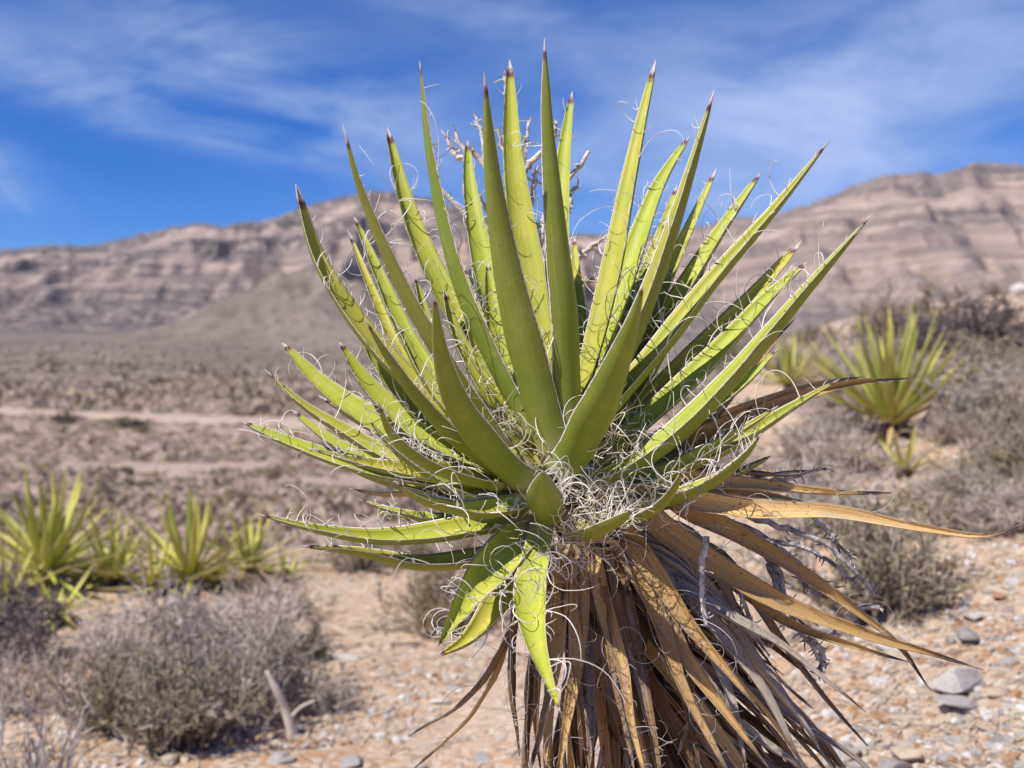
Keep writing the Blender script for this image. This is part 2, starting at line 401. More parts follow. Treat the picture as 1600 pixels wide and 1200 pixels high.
def mat_mountain():
    b = MB('mountain_rock', 0.95, 0.05)
    g = b.n('ShaderNodeNewGeometry'); pos = g.outputs['Position']; nor = g.outputs['True Normal']
    sn = b.n('ShaderNodeSeparateXYZ'); b.l(nor, sn.inputs[0])
    big = b.noise(b.mapping(pos, (0.0030, 0.0030, 0.004)), 1.0, 5, 0.6, 0.4)
    beds = b.noise(b.mapping(pos, (0.0009, 0.0009, 0.030)), 1.0, 6, 0.62, 0.25)      # beds lie level
    fine = b.noise(b.mapping(pos, (0.036, 0.036, 0.06)), 1.0, 6, 0.72)
    ledge = b.noise(b.mapping(pos, (0.0020, 0.0020, 0.047)), 1.0, 4, 0.6, 0.2)
    scrub = b.noise(b.mapping(pos, (0.06, 0.06, 0.06)), 1.0, 4, 0.75)
    rock = b.mix(b.ramp(beds, 0.36, 0.62), (0.38, 0.285, 0.24), (0.56, 0.425, 0.345))
    rock = b.mix(b.ramp(fine, 0.35, 0.7, 0, 0.55), rock, (0.35, 0.27, 0.24))
    rock = b.mix(b.ramp(b.noise(b.mapping(pos, (0.0022, 0.0022, 0.012)), 1.0, 3, 0.5), 0.60, 0.70, 0, 0.55), rock, (0.60, 0.37, 0.25))
    rock = b.mix(b.ramp(ledge, 0.47, 0.60, 0, 0.8), rock, (0.21, 0.168, 0.15))
    veg = b.mix(b.ramp(fine, 0.35, 0.65), (0.072, 0.066, 0.068), (0.125, 0.11, 0.108))
    flat = b.ramp(b.math('ADD', b.math('ADD', sn.outputs[2], b.math('MULTIPLY', b.math('SUBTRACT', big, 0.5), 0.75)),
                         b.math('MULTIPLY', b.math('SUBTRACT', beds, 0.5), -1.6)), 0.46, 0.80)
    sx = b.n('ShaderNodeSeparateXYZ'); b.l(pos, sx.inputs[0])
    # the eastern mountain carries less scrub
    east = b.ramp(b.math('DIVIDE', sx.outputs[0], sx.outputs[1]), 0.10, 0.24, 1.0, 0.72)
    hs = b.n('ShaderNodeAttribute'); hs.attribute_name = 'height_share'
    hv = b.math('ADD', hs.outputs['Fac'], b.math('ADD', b.math('MULTIPLY', b.math('SUBTRACT', big, 0.5), 0.34), b.math('MULTIPLY', b.math('SUBTRACT', fine, 0.5), 0.30)))
    # belts of scrub on the benches and talus between bare limestone cliffs
    cr = b.n('ShaderNodeValToRGB'); b.l(hv, cr.inputs[0]); cr.color_ramp.interpolation = 'EASE'
    els = [(0.0, .85), (.36, .85), (.42, .12), (.58, .10), (.63, .9), (.74, .85), (.78, .15), (.86, .12), (.90, .95)]
    e0 = cr.color_ramp.elements
    while len(e0) < len(els): e0.new(0.5)
    for el_, (p_, v_) in zip(e0, els): el_.position = p_; el_.color = (v_, v_, v_, 1)
    belt = b.math('ADD', b.math('MULTIPLY', cr.outputs[0], 0.95), b.math('MULTIPLY', b.math('SUBTRACT', flat, 0.6), 0.38), True)
    amt = b.math('MULTIPLY', b.math('MULTIPLY', belt, b.ramp(scrub, 0.42, 0.54, 0.30, 1.0)), east)
    col = b.mix(amt, rock, veg)
    b.color(col)
    b.bump(b.math('ADD', fine, beds), 0.9, 9.0)
    return b.m
M['mountain'] = mat_mountain()
M['track'] = mat_simple('pale_dirt', (0.52, 0.39, 0.30), (0.42, 0.315, 0.24), 0.4, 0.95, rnd=False)
M['track_white'] = mat_simple('white_gravel', (0.74, 0.71, 0.69), (0.62, 0.59, 0.57), 0.4, 0.95, rnd=False)

# ------------------------------------------------------------------ terrain
_vd = np.log(np.array([5, 10, 16, 22, 30, 45, 60, 80, 100, 120, 160, 200, 300, 400, 600, 800, 1100, 1500, 3000, 9000.]))
_vh = np.array([-3.0, -3.15, -3.35, -3.6, -3.95, -4.5, -4.75, -4.6, -4.1, -3.4, -2.2, -0.9, 3.2, 8, 19, 32, 48, 66, 70, 70.])
def zg(x, y):
    x = np.asarray(x, float); y = np.asarray(y, float)
    d = np.sqrt(x * x + y * y) + 1e-6
    valley = np.interp(np.log(np.clip(d, 5, 9000)), _vd, _vh)
    xs = 0.5 * (x + np.sqrt(x * x + 0.25)) - 0.05
    yy = np.clip(y, 0, 16)
    s = xs * (0.16 + 0.030 * yy)
    s = 2.9 * np.tanh(s / 2.9)
    near = -1.40 + s
    near = near + 0.10 * fbm(x * 0.45, y * 0.45, 3, 3)
    side = smoothstep(x / np.maximum(d, 1.0), 0.05, 0.33)
    de = 8.3 + 8.5 * side
    w = smoothstep(d, de, de * 2.3)
    h = near * (1 - w) + (valley + 0.004 * d * np.clip(fbm(x * 0.02, y * 0.02, 4, 11), -1, 1)) * w
    h = h + 0.025 * fbm(x * 2.2, y * 2.2, 4, 5) * (1 - smoothstep(d, 12, 40))
    # low brown foothill in front of the range
    h = h + 40 * np.exp(-(((x + 148) / 70) ** 2 + ((y - 760) / 95) ** 2)) * (1 + 0.6 * fbm(x * 0.03, y * 0.03, 4, 21))
    h = h + 16 * np.exp(-(((x + 60) / 60) ** 2 + ((y - 800) / 95) ** 2))
    return h + CZ
def hit(px, py, dmin=2.0, dmax=1500):
    """where the line of sight through a pixel meets the ground"""
    d = np.exp(np.linspace(math.log(dmin), math.log(dmax), 6000))
    P = at(px, py, 1.0) - np.array([0, 0, CZ])
    g = zg(P[0] * d, d) - (CZ + P[2] * d)
    i = np.argmax(g > 0)
    if not (g > 0).any(): i = len(d) - 1
    dd = d[i]; x = P[0] * dd
    return np.array([x, dd, float(zg(x, dd))])

def build_ground():
    half = R(36)
    az = np.concatenate([np.linspace(-math.pi, -half, 50)[:-1], np.linspace(-half, half, 400), np.linspace(half, math.pi, 50)[1:-1]])
    r = np.exp(np.linspace(math.log(0.35), math.log(4100), 420))
    A, Rr = np.meshgrid(az, r)
    X = Rr * np.sin(A); Y = Rr * np.cos(A); Z = zg(X, Y)
    nr, na = A.shape
    V = np.stack([X, Y, Z], -1).reshape(-1, 3)
    V = np.concatenate([V, [[0, 0, float(zg(0, 0))]]])
    i = np.arange(nr - 1)[:, None] * na; j = np.arange(na)[None, :]; j2 = (j + 1) % na
    Q = np.stack([i + j, i + na + j, i + na + j2, i + j2], -1).reshape(-1, 4)
    jj = np.arange(na); T = np.stack([np.full(na, len(V) - 1), jj, (jj + 1) % na], -1)
    me = mesh_np('ground', V, [Q[:, ::-1], T[:, ::-1]], M['ground'])
    o = link('ground', me); tag(o, kind='structure')
build_ground()

def build_mountains():
    sky_px = np.array([-900, -500, -250, -100, 0, 60, 130, 200, 260, 310, 400, 430, 480, 540, 580, 620, 660, 720, 780, 830, 880, 940, 1000, 1060, 1120, 1165, 1210, 1260, 1320, 1375, 1400, 1430, 1470, 1500, 1540, 1600, 1700, 1900, 2200, 2600.])
    sky_py = np.array([480, 440, 410, 392, 386, 383, 382, 366, 355, 349, 347, 340, 321, 304, 298, 299, 307, 328, 350, 364, 367, 366, 362, 355, 347, 339, 332, 317, 294, 274, 270, 268, 267, 260, 254, 257, 270, 300, 380, 470.])
    u = np.concatenate([np.linspace(-1.0, -0.55, 60)[:-1], np.linspace(-0.55, 0.55, 700), np.linspace(0.55, 1.0, 60)[1:]])
    t = np.linspace(0, 1, 190)
    py = np.interp(u * F + 800, sky_px, sky_py)
    k = np.ones(5) / 5; py = np.convolve(np.pad(py, 2, 'edge'), k, 'valid')
    Yr = 2750 - 650 * smoothstep(u, 0.05, 0.25) + 120 * fbm(u * 6, u * 0, 3, 31)
    zr = (600 - py) / F * Yr + 9 * fbm(u * 30, u * 0 + 3, 3, 33) + 4 * fbm(u * 140, u * 0 + 1, 3, 35)
    Y0 = 1380 - 260 * smoothstep(u, 0.05, 0.3) + 160 * fbm(u * 7, u * 0 + 9, 3, 37)
    U, T = np.meshgrid(u, t, indexing='ij')
    Y = Y0[:, None] + (Yr - Y0)[:, None] * T
    X = U * Y
    # spurs and gullies running downhill
    warp = 0.10 * fbm(X / 500, Y / 900, 3, 41)
    rid = 1 - 2 * np.abs(fbm(X / 330 + 3 * warp, Y / 1500, 4, 43))
    rid2 = 1 - 2 * np.abs(fbm(X / 90 + 2 * warp, Y / 420, 3, 45))
    bell = np.sin(np.clip(T, 0, 1) * math.pi) ** 0.8
    tt = np.clip(T + bell * (0.19 * (rid - 0.6) + 0.085 * (rid2 - 0.6)), 0, 1)
    # beds: steep cliffs and gentler benches
    tx = [0, .16, .30, .34, .46, .505, .60, .64, .74, .775, .88, .915, 1.0]
    pz = [0, .055, .13, .19, .265, .40, .455, .56, .615, .74, .80, .91, 1.0]
    p = np.interp(tt, tx, pz)
    p = 0.58 * p + 0.42 * tt ** 1.3
    base = zg(U * Y0[:, None], Y0[:, None]) - 8
    Z = base + (zr[:, None] - base) * p
    Z = Z + bell * (5 * fbm(X / 60, Y / 60, 4, 47) + 10 * fbm(X / 150, Y / 150, 3, 49))
    # far side falls away behind the crest
    Yb = Yr[:, None] + np.array([60, 250, 900])[None, :]
    Zb = zr[:, None] - np.array([12, 90, 420])[None, :]
    Y = np.concatenate([Y, Yb], 1); Z = np.concatenate([Z, Zb], 1); X = np.concatenate([X, U[:, :1] * Yb], 1)
    nu, nt_ = X.shape
    share = np.concatenate([(Z[:, :-3] - base) / (zr[:, None] - base), np.ones((nu, 3))], 1)
    V = np.stack([X, Y, Z], -1).reshape(-1, 3)
    i = np.arange(nu - 1)[:, None] * nt_; j = np.arange(nt_ - 1)[None, :]
    Q = np.stack([i + j, i + nt_ + j, i + nt_ + j + 1, i + j + 1], -1).reshape(-1, 4)
    mm = mesh_np('mountain_range', V, [Q], M['mountain'])
    at_ = mm.attributes.new('height_share', 'FLOAT', 'POINT'); at_.data.foreach_set('value', share.astype(np.float32).ravel())
    o = link('mountain_range', mm)
    tag(o, kind='structure')
build_mountains()

def strip(name, pts, width, mat, lift=0.25):
    """a dirt surface lying on the terrain along ground points"""
    P = catmull(np.array(pts, float), 90)
    t = np.gradient(P[:, :2], axis=0); t /= np.linalg.norm(t, axis=1, keepdims=True)
    nrm = np.stack([-t[:, 1], t[:, 0]], -1)
    ws = np.linspace(-0.5, 0.5, 7)
    wid = width * (1 + 0.5 * fbm(np.arange(90) * 0.13, np.zeros(90), 3, 71))
    X = P[:, None, 0] + nrm[:, None, 0] * ws * wid[:, None]; Y = P[:, None, 1] + nrm[:, None, 1] * ws * wid[:, None]
    Z = zg(X, Y) + lift * (1 - (2 * ws[None, :]) ** 4)
    Z[:, 0] -= 0.4; Z[:, -1] -= 0.4
    V = np.stack([X, Y, Z], -1).reshape(-1, 3)
    i = np.arange(89)[:, None] * 7; j = np.arange(6)[None, :]
    Q = np.stack([i + j, i + 7 + j, i + 8 + j, i + j + 1], -1).reshape(-1, 4)
    o = link(name, mesh_np(name, V, [Q], mat)); tag(o, kind='structure'); return o

def catmull(P, n):
    """n points, evenly spaced along a smooth curve through P"""
    P = np.asarray(P, float)
    if len(P) == 2: P = np.stack([P[0], (P[0] + P[1]) / 2, P[1]])
    E = np.concatenate([[2 * P[0] - P[1]], P, [2 * P[-1] - P[-2]]])
    out = []
    for i in range(1, len(E) - 2):
        t = np.linspace(0, 1, 24, endpoint=False)[:, None]
        p0, p1, p2, p3 = E[i - 1:i + 3]
        out.append(0.5 * (2 * p1 + (p2 - p0) * t + (2 * p0 - 5 * p1 + 4 * p2 - p3) * t ** 2 + (3 * p1 - p0 - 3 * p2 + p3) * t ** 3))
    C = np.concatenate(out + [P[-1:]])
    L = np.concatenate([[0], np.cumsum(np.linalg.norm(np.diff(C, axis=0), axis=1))])
    s = np.linspace(0, L[-1], n)
    return np.stack([np.interp(s, L, C[:, k]) for k in range(C.shape[1])], -1)

strip('dirt_track', [hit(px, py) for px, py in ((-260, 634), (-60, 640), (120, 648), (300, 655), (480, 664), (640, 672), (800, 672))], 8, M['track'])

# ------------------------------------------------------------------ leaf blades
def unit(v): return v / (np.linalg.norm(v) + 1e-9)
def blade_arrays(P, Nrm, W, thick=0.14, chan=0.24, NU=8, ragged=0.0, seed=0, fold_tip=0.5, tipw=0.035, belly=0.35, base_w=0.72, taper=0.74):
    """channelled sword leaf: P centre line (K,3), Nrm inner normals (K,3), W greatest width"""
    K = len(P)
    s = np.linspace(0, 1, K)
    T = np.gradient(P, axis=0); T /= np.linalg.norm(T, axis=1, keepdims=True) + 1e-9
    Nn = Nrm - (Nrm * T).sum(1, keepdims=True) * T; Nn /= np.linalg.norm(Nn, axis=1, keepdims=True) + 1e-9
    B = np.cross(T, Nn)
    w = np.where(s < belly, base_w + (1 - base_w) * smoothstep(s, 0, belly), np.clip(1 - ((s - belly) / (1 - belly)), 0, 1) ** taper)
    w = np.maximum(w, tipw * (1.05 - s) / 0.05 * 0.0 + tipw * np.clip((1.02 - s) / 0.1, 0.12, 1))
    w = w * W
    c = w * (chan + (fold_tip - chan) * smoothstep(s, 0.3, 0.97))
    th = w * thick * (1 + 0.9 * (1 - smoothstep(s, 0, 0.25)))
    uu = np.linspace(-1, 1, NU + 1)
    rg = np.zeros((K, NU + 1))
    if ragged: rg = ragged * W * np.array(fbm(s[:, None] * 9 + seed * 7.7, uu[None, :] * 1.2 + seed, 3, 5))
    fold = 1 - 0.5 * (fold_tip - 0.1) * smoothstep(s, 0.3, 1.0)
    off = 0.5 * w[:, None] * fold[:, None] * np.sin(uu * 1.25)[None, :] / math.sin(1.25)
    dep = c[:, None] * (np.abs(uu)[None, :] ** 1.9) - 0.45 * c[:, None] + rg
    top = P[:, None] + B[:, None] * off[..., None] + Nn[:, None] * dep[..., None]
    bot_d = dep - (th[:, None] * (1 - np.abs(uu)[None, :] ** 2.2) + 0.0006)
    bot = P[:, None] + B[:, None] * off[..., None] + Nn[:, None] * bot_d[..., None]
    ring = np.concatenate([top, bot[:, ::-1]], 1)               # (K, 2(NU+1), 3)
    n = ring.shape[1]
    V = ring.reshape(-1, 3)
    i = np.arange(K - 1)[:, None] * n; j = np.arange(n)[None, :]; j2 = (j + 1) % n
    Q = np.stack([i + j, i + j2, i + n + j2, i + n + j], -1).reshape(-1, 4)
    ut = np.clip((uu + 1) / 2, 0.004, 0.996)
    uring = np.concatenate([ut, 1 + ut[::-1]])
    u0 = uring; u1 = np.roll(uring, -1).copy()
    u1[NU] = uring[NU]; u1[-1] = uring[-1]
    # the two rim faces keep one u
    uvs = np.zeros((K - 1, n, 4, 2))
    uvs[..., 0, 0] = u0; uvs[..., 1, 0] = u1; uvs[..., 2, 0] = u1; uvs[..., 3, 0] = u0
    uvs[..., 0, 1] = s[:-1, None]; uvs[..., 1, 1] = s[:-1, None]; uvs[..., 2, 1] = s[1:, None]; uvs[..., 3, 1] = s[1:, None]
    uv = uvs.reshape(-1, 2)
    cap0 = np.arange(n)[None, ::-1]; cap1 = (np.arange(n) + (K - 1) * n)[None, :]
    uv = np.concatenate([uv, np.tile([[0.5, 0.0]], (n, 1)), np.tile([[0.5, 1.0]], (n, 1))])
    rim = (top[:, 0], top[:, -1])
    return V, [Q, cap0, cap1], uv, (T, Nn, B, rim)

def curls(starts, dirs, axes, lens, rad0, turn, K=13, wob=0.5):
    """curly fibres: each bends about its own axis, tighter towards its end"""
    Mn = len(starts)
    P = np.zeros((Mn, K, 3)); P[:, 0] = starts
    D = dirs / (np.linalg.norm(dirs, axis=1, keepdims=True) + 1e-9)
    Ax = axes / (np.linalg.norm(axes, axis=1, keepdims=True) + 1e-9)
    st = (lens / (K - 1))[:, None]
    for k in range(1, K):
        P[:, k] = P[:, k - 1] + D * st
        a = (turn / (K - 1) * (0.35 + 1.3 * k / K))[:, None]
        D = D * np.cos(a) + np.cross(Ax, D) * np.sin(a) + Ax * (Ax * D).sum(1, keepdims=True) * (1 - np.cos(a))
        D = D + wob * 0.12 * rng.normal(size=(Mn, 3)); D /= np.linalg.norm(D, axis=1, keepdims=True)
        Ax = Ax + 0.12 * wob * rng.normal(size=(Mn, 3)); Ax /= np.linalg.norm(Ax, axis=1, keepdims=True)
    rad = rad0[:, None] * np.linspace(1.0, 0.45, K)[None, :]
    return P, rad

def fibre_mesh(name, frame, n_long, n_short, mat, s_lo=0.12, scale=1.0, rad=0.00088):
    T, Nn, B, rim = frame; K = len(T)
    n = n_long + n_short
    sp = np.where(np.arange(n) < n_long, s_lo + (0.86 - s_lo) * rng.random(n) ** 1.15, 0.45 + 0.52 * rng.random(n))
    ki = np.clip((sp * (K - 1)).astype(int), 0, K - 1)
    side = np.where(rng.random(n) < 0.5, 0, 1)
    st = np.where(side[:, None] == 0, rim[0][ki], rim[1][ki])
    sg = np.where(side == 0, -1.0, 1.0)[:, None]
    Tt = T[ki]; Nk = Nn[ki]; Bk = B[ki] * sg
    d = Tt * rng.uniform(-0.2, 1.0, (n, 1)) + Nk * rng.uniform(0.0, 0.9, (n, 1)) + Bk * rng.uniform(0.1, 0.8, (n, 1))
    ax = np.cross(d, Bk * -1 + 0.5 * Tt + 0.9 * rng.normal(size=(n, 3)))
    ln = np.where(np.arange(n) < n_long, rng.uniform(0.035, 0.115, n), rng.uniform(0.008, 0.026, n)) * scale
    tr = np.where(np.arange(n) < n_long, rng.uniform(1.5, 6.0, n), rng.uniform(0.4, 1.8, n))
    rr = np.where(np.arange(n) < n_long, rad, rad * 0.8) * rng.uniform(0.7, 1.3, n)
    P, rd = curls(st, d, ax, ln, rr, tr)
    V, Q = tubes(P, rd, 3)
    return mesh_np(name, V, [Q], mat)

# ------------------------------------------------------------------ the yucca in the foreground
D0 = 1.50
CORE = at(868, 742, D0)
AXIS = unit(np.array([-0.10, -0.14, 1.0]))
yucca = empty('yucca_plant', at(1190, 1900, 1.66))
gx, gy = 0.40, 1.66
yucca.location = (gx, gy, float(zg(gx, gy)))
tag(yucca, 'tall spiky yucca in sharp focus with curly white fibres and skirt of dead leaves', 'yucca')
OFF = np.array(yucca.location)

def place(path, dy, base_dy=None):
    path = np.array(path, float)
    L = np.concatenate([[0], np.cumsum(np.linalg.norm(np.diff(path, axis=0), axis=1))]); L /= L[-1]
    b = (0.10 * dy) if base_dy is None else base_dy
    return np.array([at(px, py, D0 + b + (dy - b) * l) for (px, py), l in zip(path, L)])

def inner_normals(P, roll=0.0):
    T = np.gradient(P, axis=0); T /= np.linalg.norm(T, axis=1, keepdims=True)
    tip = P[-1] - CORE
    o = tip - AXIS * tip.dot(AXIS); o = unit(o)
    N = []
    for t in T:
        ca = t.dot(AXIS)
        a = AXIS * 0.6 - o * 0.85 * max(0.0, ca)
        n = a - t * a.dot(t); n = unit(n)
        if roll:
            n = n * math.cos(roll) + np.cross(t, n) * math.sin(roll)
        N.append(n)
    return np.array(N)

GREEN = [  # path in photo pixels base -> tip, width px, depth of the tip relative to the base, roll, long fibres, short fibres
 ([(800,742),(700,652),(580,530),(500,410),(462,288)], 48, .04, -0.20, 7, 9),
 ([(792,700),(700,570),(625,440),(565,300),(536,195)], 42, -.12, .15, 3, 6),
 ([(832,690),(760,572),(690,450),(638,330),(604,198)], 46, .20, 0.0, 10, 8),
 ([(842,690),(770,560),(712,420),(674,250),(656,95)], 46, .00, .75, 5, 5),
 ([(868,715),(832,600),(792,440),(768,280),(757,113)], 62, -.12, .05, 3, 4),
 ([(862,700),(846,570),(826,420),(802,250),(796,92)], 46, .16, 0.0, 7, 7),
 ([(886,690),(886,520),(872,380),(856,200),(850,60)], 60, -.07, -.75, 4, 4),
 ([(882,640),(878,520),(872,400),(880,260),(894,142)], 38, .22, 0.0, 5, 8),
 ([(850,690),(800,560),(757,420),(735,300),(730,218)], 44, .25, 0.0, 9, 6),
 ([(880,700),(920,570),(957,420),(990,250),(1025,92)], 42, .14, -.1, 9, 9),
 ([(892,690),(940,540),(985,410),(1030,290),(1078,212)], 48, .25, 0.0, 8, 9),
 ([(895,700),(970,560),(1025,430),(1075,280),(1116,140)], 54, -.05, .1, 3, 4),
 ([(878,735),(912,690),(955,600),(988,510),(1005,445)], 62, -.30, -0.10, 1, 2),
 ([(920,680),(990,560),(1040,440),(1085,340),(1120,262)], 32, .20, 0.1, 6, 6),
 ([(900,690),(980,590),(1050,480),(1120,370),(1190,268)], 44, .20, 0.0, 10, 9),
 ([(930,660),(1030,545),(1112,440),(1212,325),(1297,218)], 46, .03, 0.20, 7, 7),
 ([(930,705),(1010,632),(1090,552),(1180,460),(1253,375)], 44, .24, 0.30, 6, 10),
 ([(930,722),(1010,655),(1110,562),(1195,470),(1262,408)], 44, .10, 0.30, 8, 9),
 ([(908,752),(965,738),(1060,672),(1160,570),(1262,450),(1362,335)], 56, -.08, 0.12, 8, 8),
 ([(955,750),(1060,728),(1150,690),(1235,638),(1312,592)], 42, .02, 0.35, 7, 8),
 ([(935,755),(1025,745),(1110,702),(1170,665),(1216,634)], 36, -.05, 0.40, 6, 8),
 ([(980,790),(1050,776),(1112,752),(1160,714),(1190,676)], 42, -.13, 0.05, 6, 6),
 ([(960,815),(1000,806),(1036,785),(1055,760),(1067,732)], 30, -.22, .15, 5, 3),
 ([(888,822),(920,832),(955,818),(975,806),(991,795)], 44, -.24, .1, 9, 2),
 ([(858,806),(853,794),(849,776),(848,756),(848,736)], 50, -.32, .0, 6, 1),
 ([(822,752),(770,712),(716,640),(688,560),(678,458)], 54, -.28, -.05, 2, 3),
 ([(802,745),(720,690),(652,620),(602,550),(570,497)], 44, -.15, -.1, 4, 8),
 ([(770,722),(640,684),(570,648),(502,600),(440,535)], 46, .12, -0.45, 7, 9),
 ([(805,740),(720,706),(640,662),(572,598),(530,534)], 46, .07, -0.40, 7, 8),
 ([(760,748),(610,712),(540,675),(470,630),(413,576)], 40, .02, -0.30, 6, 7),
 ([(770,764),(640,745),(540,722),(450,690),(378,659)], 40, .05, -0.30, 5, 9),
 ([(812,756),(740,750),(640,736),(560,722),(482,700)], 40, -.04, -0.50, 8, 9),
 ([(780,755),(720,742),(660,718),(612,678),(591,628)], 42, -.20, -0.30, 6, 7),
 ([(832,780),(790,792),(730,797),(660,780),(617,752)], 42, -.20, -0.40, 7, 6),
 ([(828,805),(750,822),(610,840),(500,828),(402,803)], 44, -.12, -0.35, 6, 9),
 ([(818,838),(760,868),(660,880),(560,862),(466,853)], 42, -.09, -0.15, 5, 8),
 ([(838,815),(800,850),(755,905),(715,960),(684,1012)], 52, -.22, -0.50, 9, 12),
 ([(845,830),(815,890),(770,955),(730,1000),(680,1028)], 46, -.16, -0.30, 6, 9),
 ([(852,808),(838,870),(828,930),(838,1010),(876,1114)], 40, -.30, .0, 12, 14),
 ([(825,775),(740,782),(660,765),(580,742),(515,714)], 44, .10, .0, 2, 3),
 ([(760,700),(690,640),(620,540),(575,440),(543,358)], 26, .26, .0, 6, 6),
 ([(800,705),(720,648),(640,535),(592,430),(553,338)], 38, .20, .0, 8, 7),
 ([(790,735),(700,715),(620,690),(555,655),(498,618)], 26, .16, .0, 3, 5),
 ([(905,640),(908,560),(905,500),(901,440),(897,368)], 26, .27, .0, 1, 3),
 ([(930,640),(970,540),(1005,440),(1035,360),(1058,288)], 30, .30, .0, 3, 4),
 ([(905,700),(925,610),(938,520),(950,450),(965,380)], 36, .24, .0, 4, 3),
 ([(840,700),(790,600),(745,500),(715,420),(700,350)], 34, .30, .0, 4, 3),
 ([(880,690),(862,600),(850,500),(842,430),(838,370)], 44, .20, .0, 3, 3),
 ([(900,740),(960,690),(1030,620),(1095,540),(1150,470)], 34, .30, .0, 4, 5),
 ([(860,700),(820,640),(785,560),(770,480),(762,410)], 40, .15, .0, 5, 3),
 ([(830,810),(780,815),(720,815),(670,818),(620,830)], 34, .05, .0, 2, 3),
 ([(930,770),(1000,772),(1080,765),(1150,740),(1205,712)], 34, .08, .0, 4, 4),
 ([(910,720),(960,660),(1020,570),(1070,480),(1108,400)], 34, .14, .0, 5, 4),
 ([(850,735),(803,650),(762,570),(735,490),(722,410)], 44, .12, .0, 5, 3),
 ([(845,738),(790,655),(740,575),(708,510),(694,452)], 40, .08, .0, 5, 3),
 ([(888,735),(925,650),(968,560),(1012,470),(1048,392)], 42, .12, .0, 5, 4),
 ([(835,748),(770,700),(705,640),(655,575),(622,508)], 38, .05, -.1, 5, 5),
 ([(800,720),(720,690),(650,640),(590,570),(548,470)], 34, .12, -.2, 4, 5),
 ([(800,760),(700,756),(600,730),(520,690),(455,640)], 34, .08, -.3, 4, 6),
 ([(810,770),(740,770),(680,745),(620,705),(575,655)], 34, -.06, -.3, 5, 6),
 ([(810,720),(750,660),(705,590),(670,510),(648,430)], 34, .10, .0, 4, 5),
 ([(850,690),(835,610),(820,540),(808,470),(800,410)], 38, .30, .0, 3, 4),
 ([(920,735),(1000,700),(1090,650),(1160,600),(1215,545)], 32, .05, .3, 4, 6),
 ([(905,710),(950,620),(990,520),(1020,430),(1040,345)], 34, .10, .0, 4, 5),
 ([(825,795),(760,805),(690,812),(620,800),(560,780)], 34, .02, -.2, 3, 5),
]
PXM = D0 / F
def add_leaf(path, wpx, dy, roll, nl, ns, i):
    P = catmull(place(path, dy), 30)
    Nn = inner_normals(P, roll); inner = dy > 0.03 or path[-1][1] > 1000
    V, Fc, uv, fr = blade_arrays(P - OFF, Nn, wpx * PXM * (1.2 if path[-1][1] > 1000 else 1.13 if inner else 1.08), thick=0.12, chan=0.22 if inner else 0.33, seed=i, fold_tip=0.5 if path[-1][1] > 1000 else 0.30 if inner else 0.50, belly=0.46 if inner else 0.33, taper=0.85 if path[-1][1] > 1000 else 0.52 if inner else 0.80, base_w=0.92 if wpx > 48 else 0.8, ragged=0.02)
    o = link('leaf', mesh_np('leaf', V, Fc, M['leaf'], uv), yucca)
    if nl + ns:
        f = link('marginal_fibre', fibre_mesh('marginal_fibre', fr, int(nl * 1.9), int(ns * 1.7), M['fibre']), o)
        f['kind'] = 'stuff'
    return o
for i, (p, w, dy, roll, nl, ns) in enumerate(GREEN): add_leaf(p, w, dy, roll, nl, ns, i)

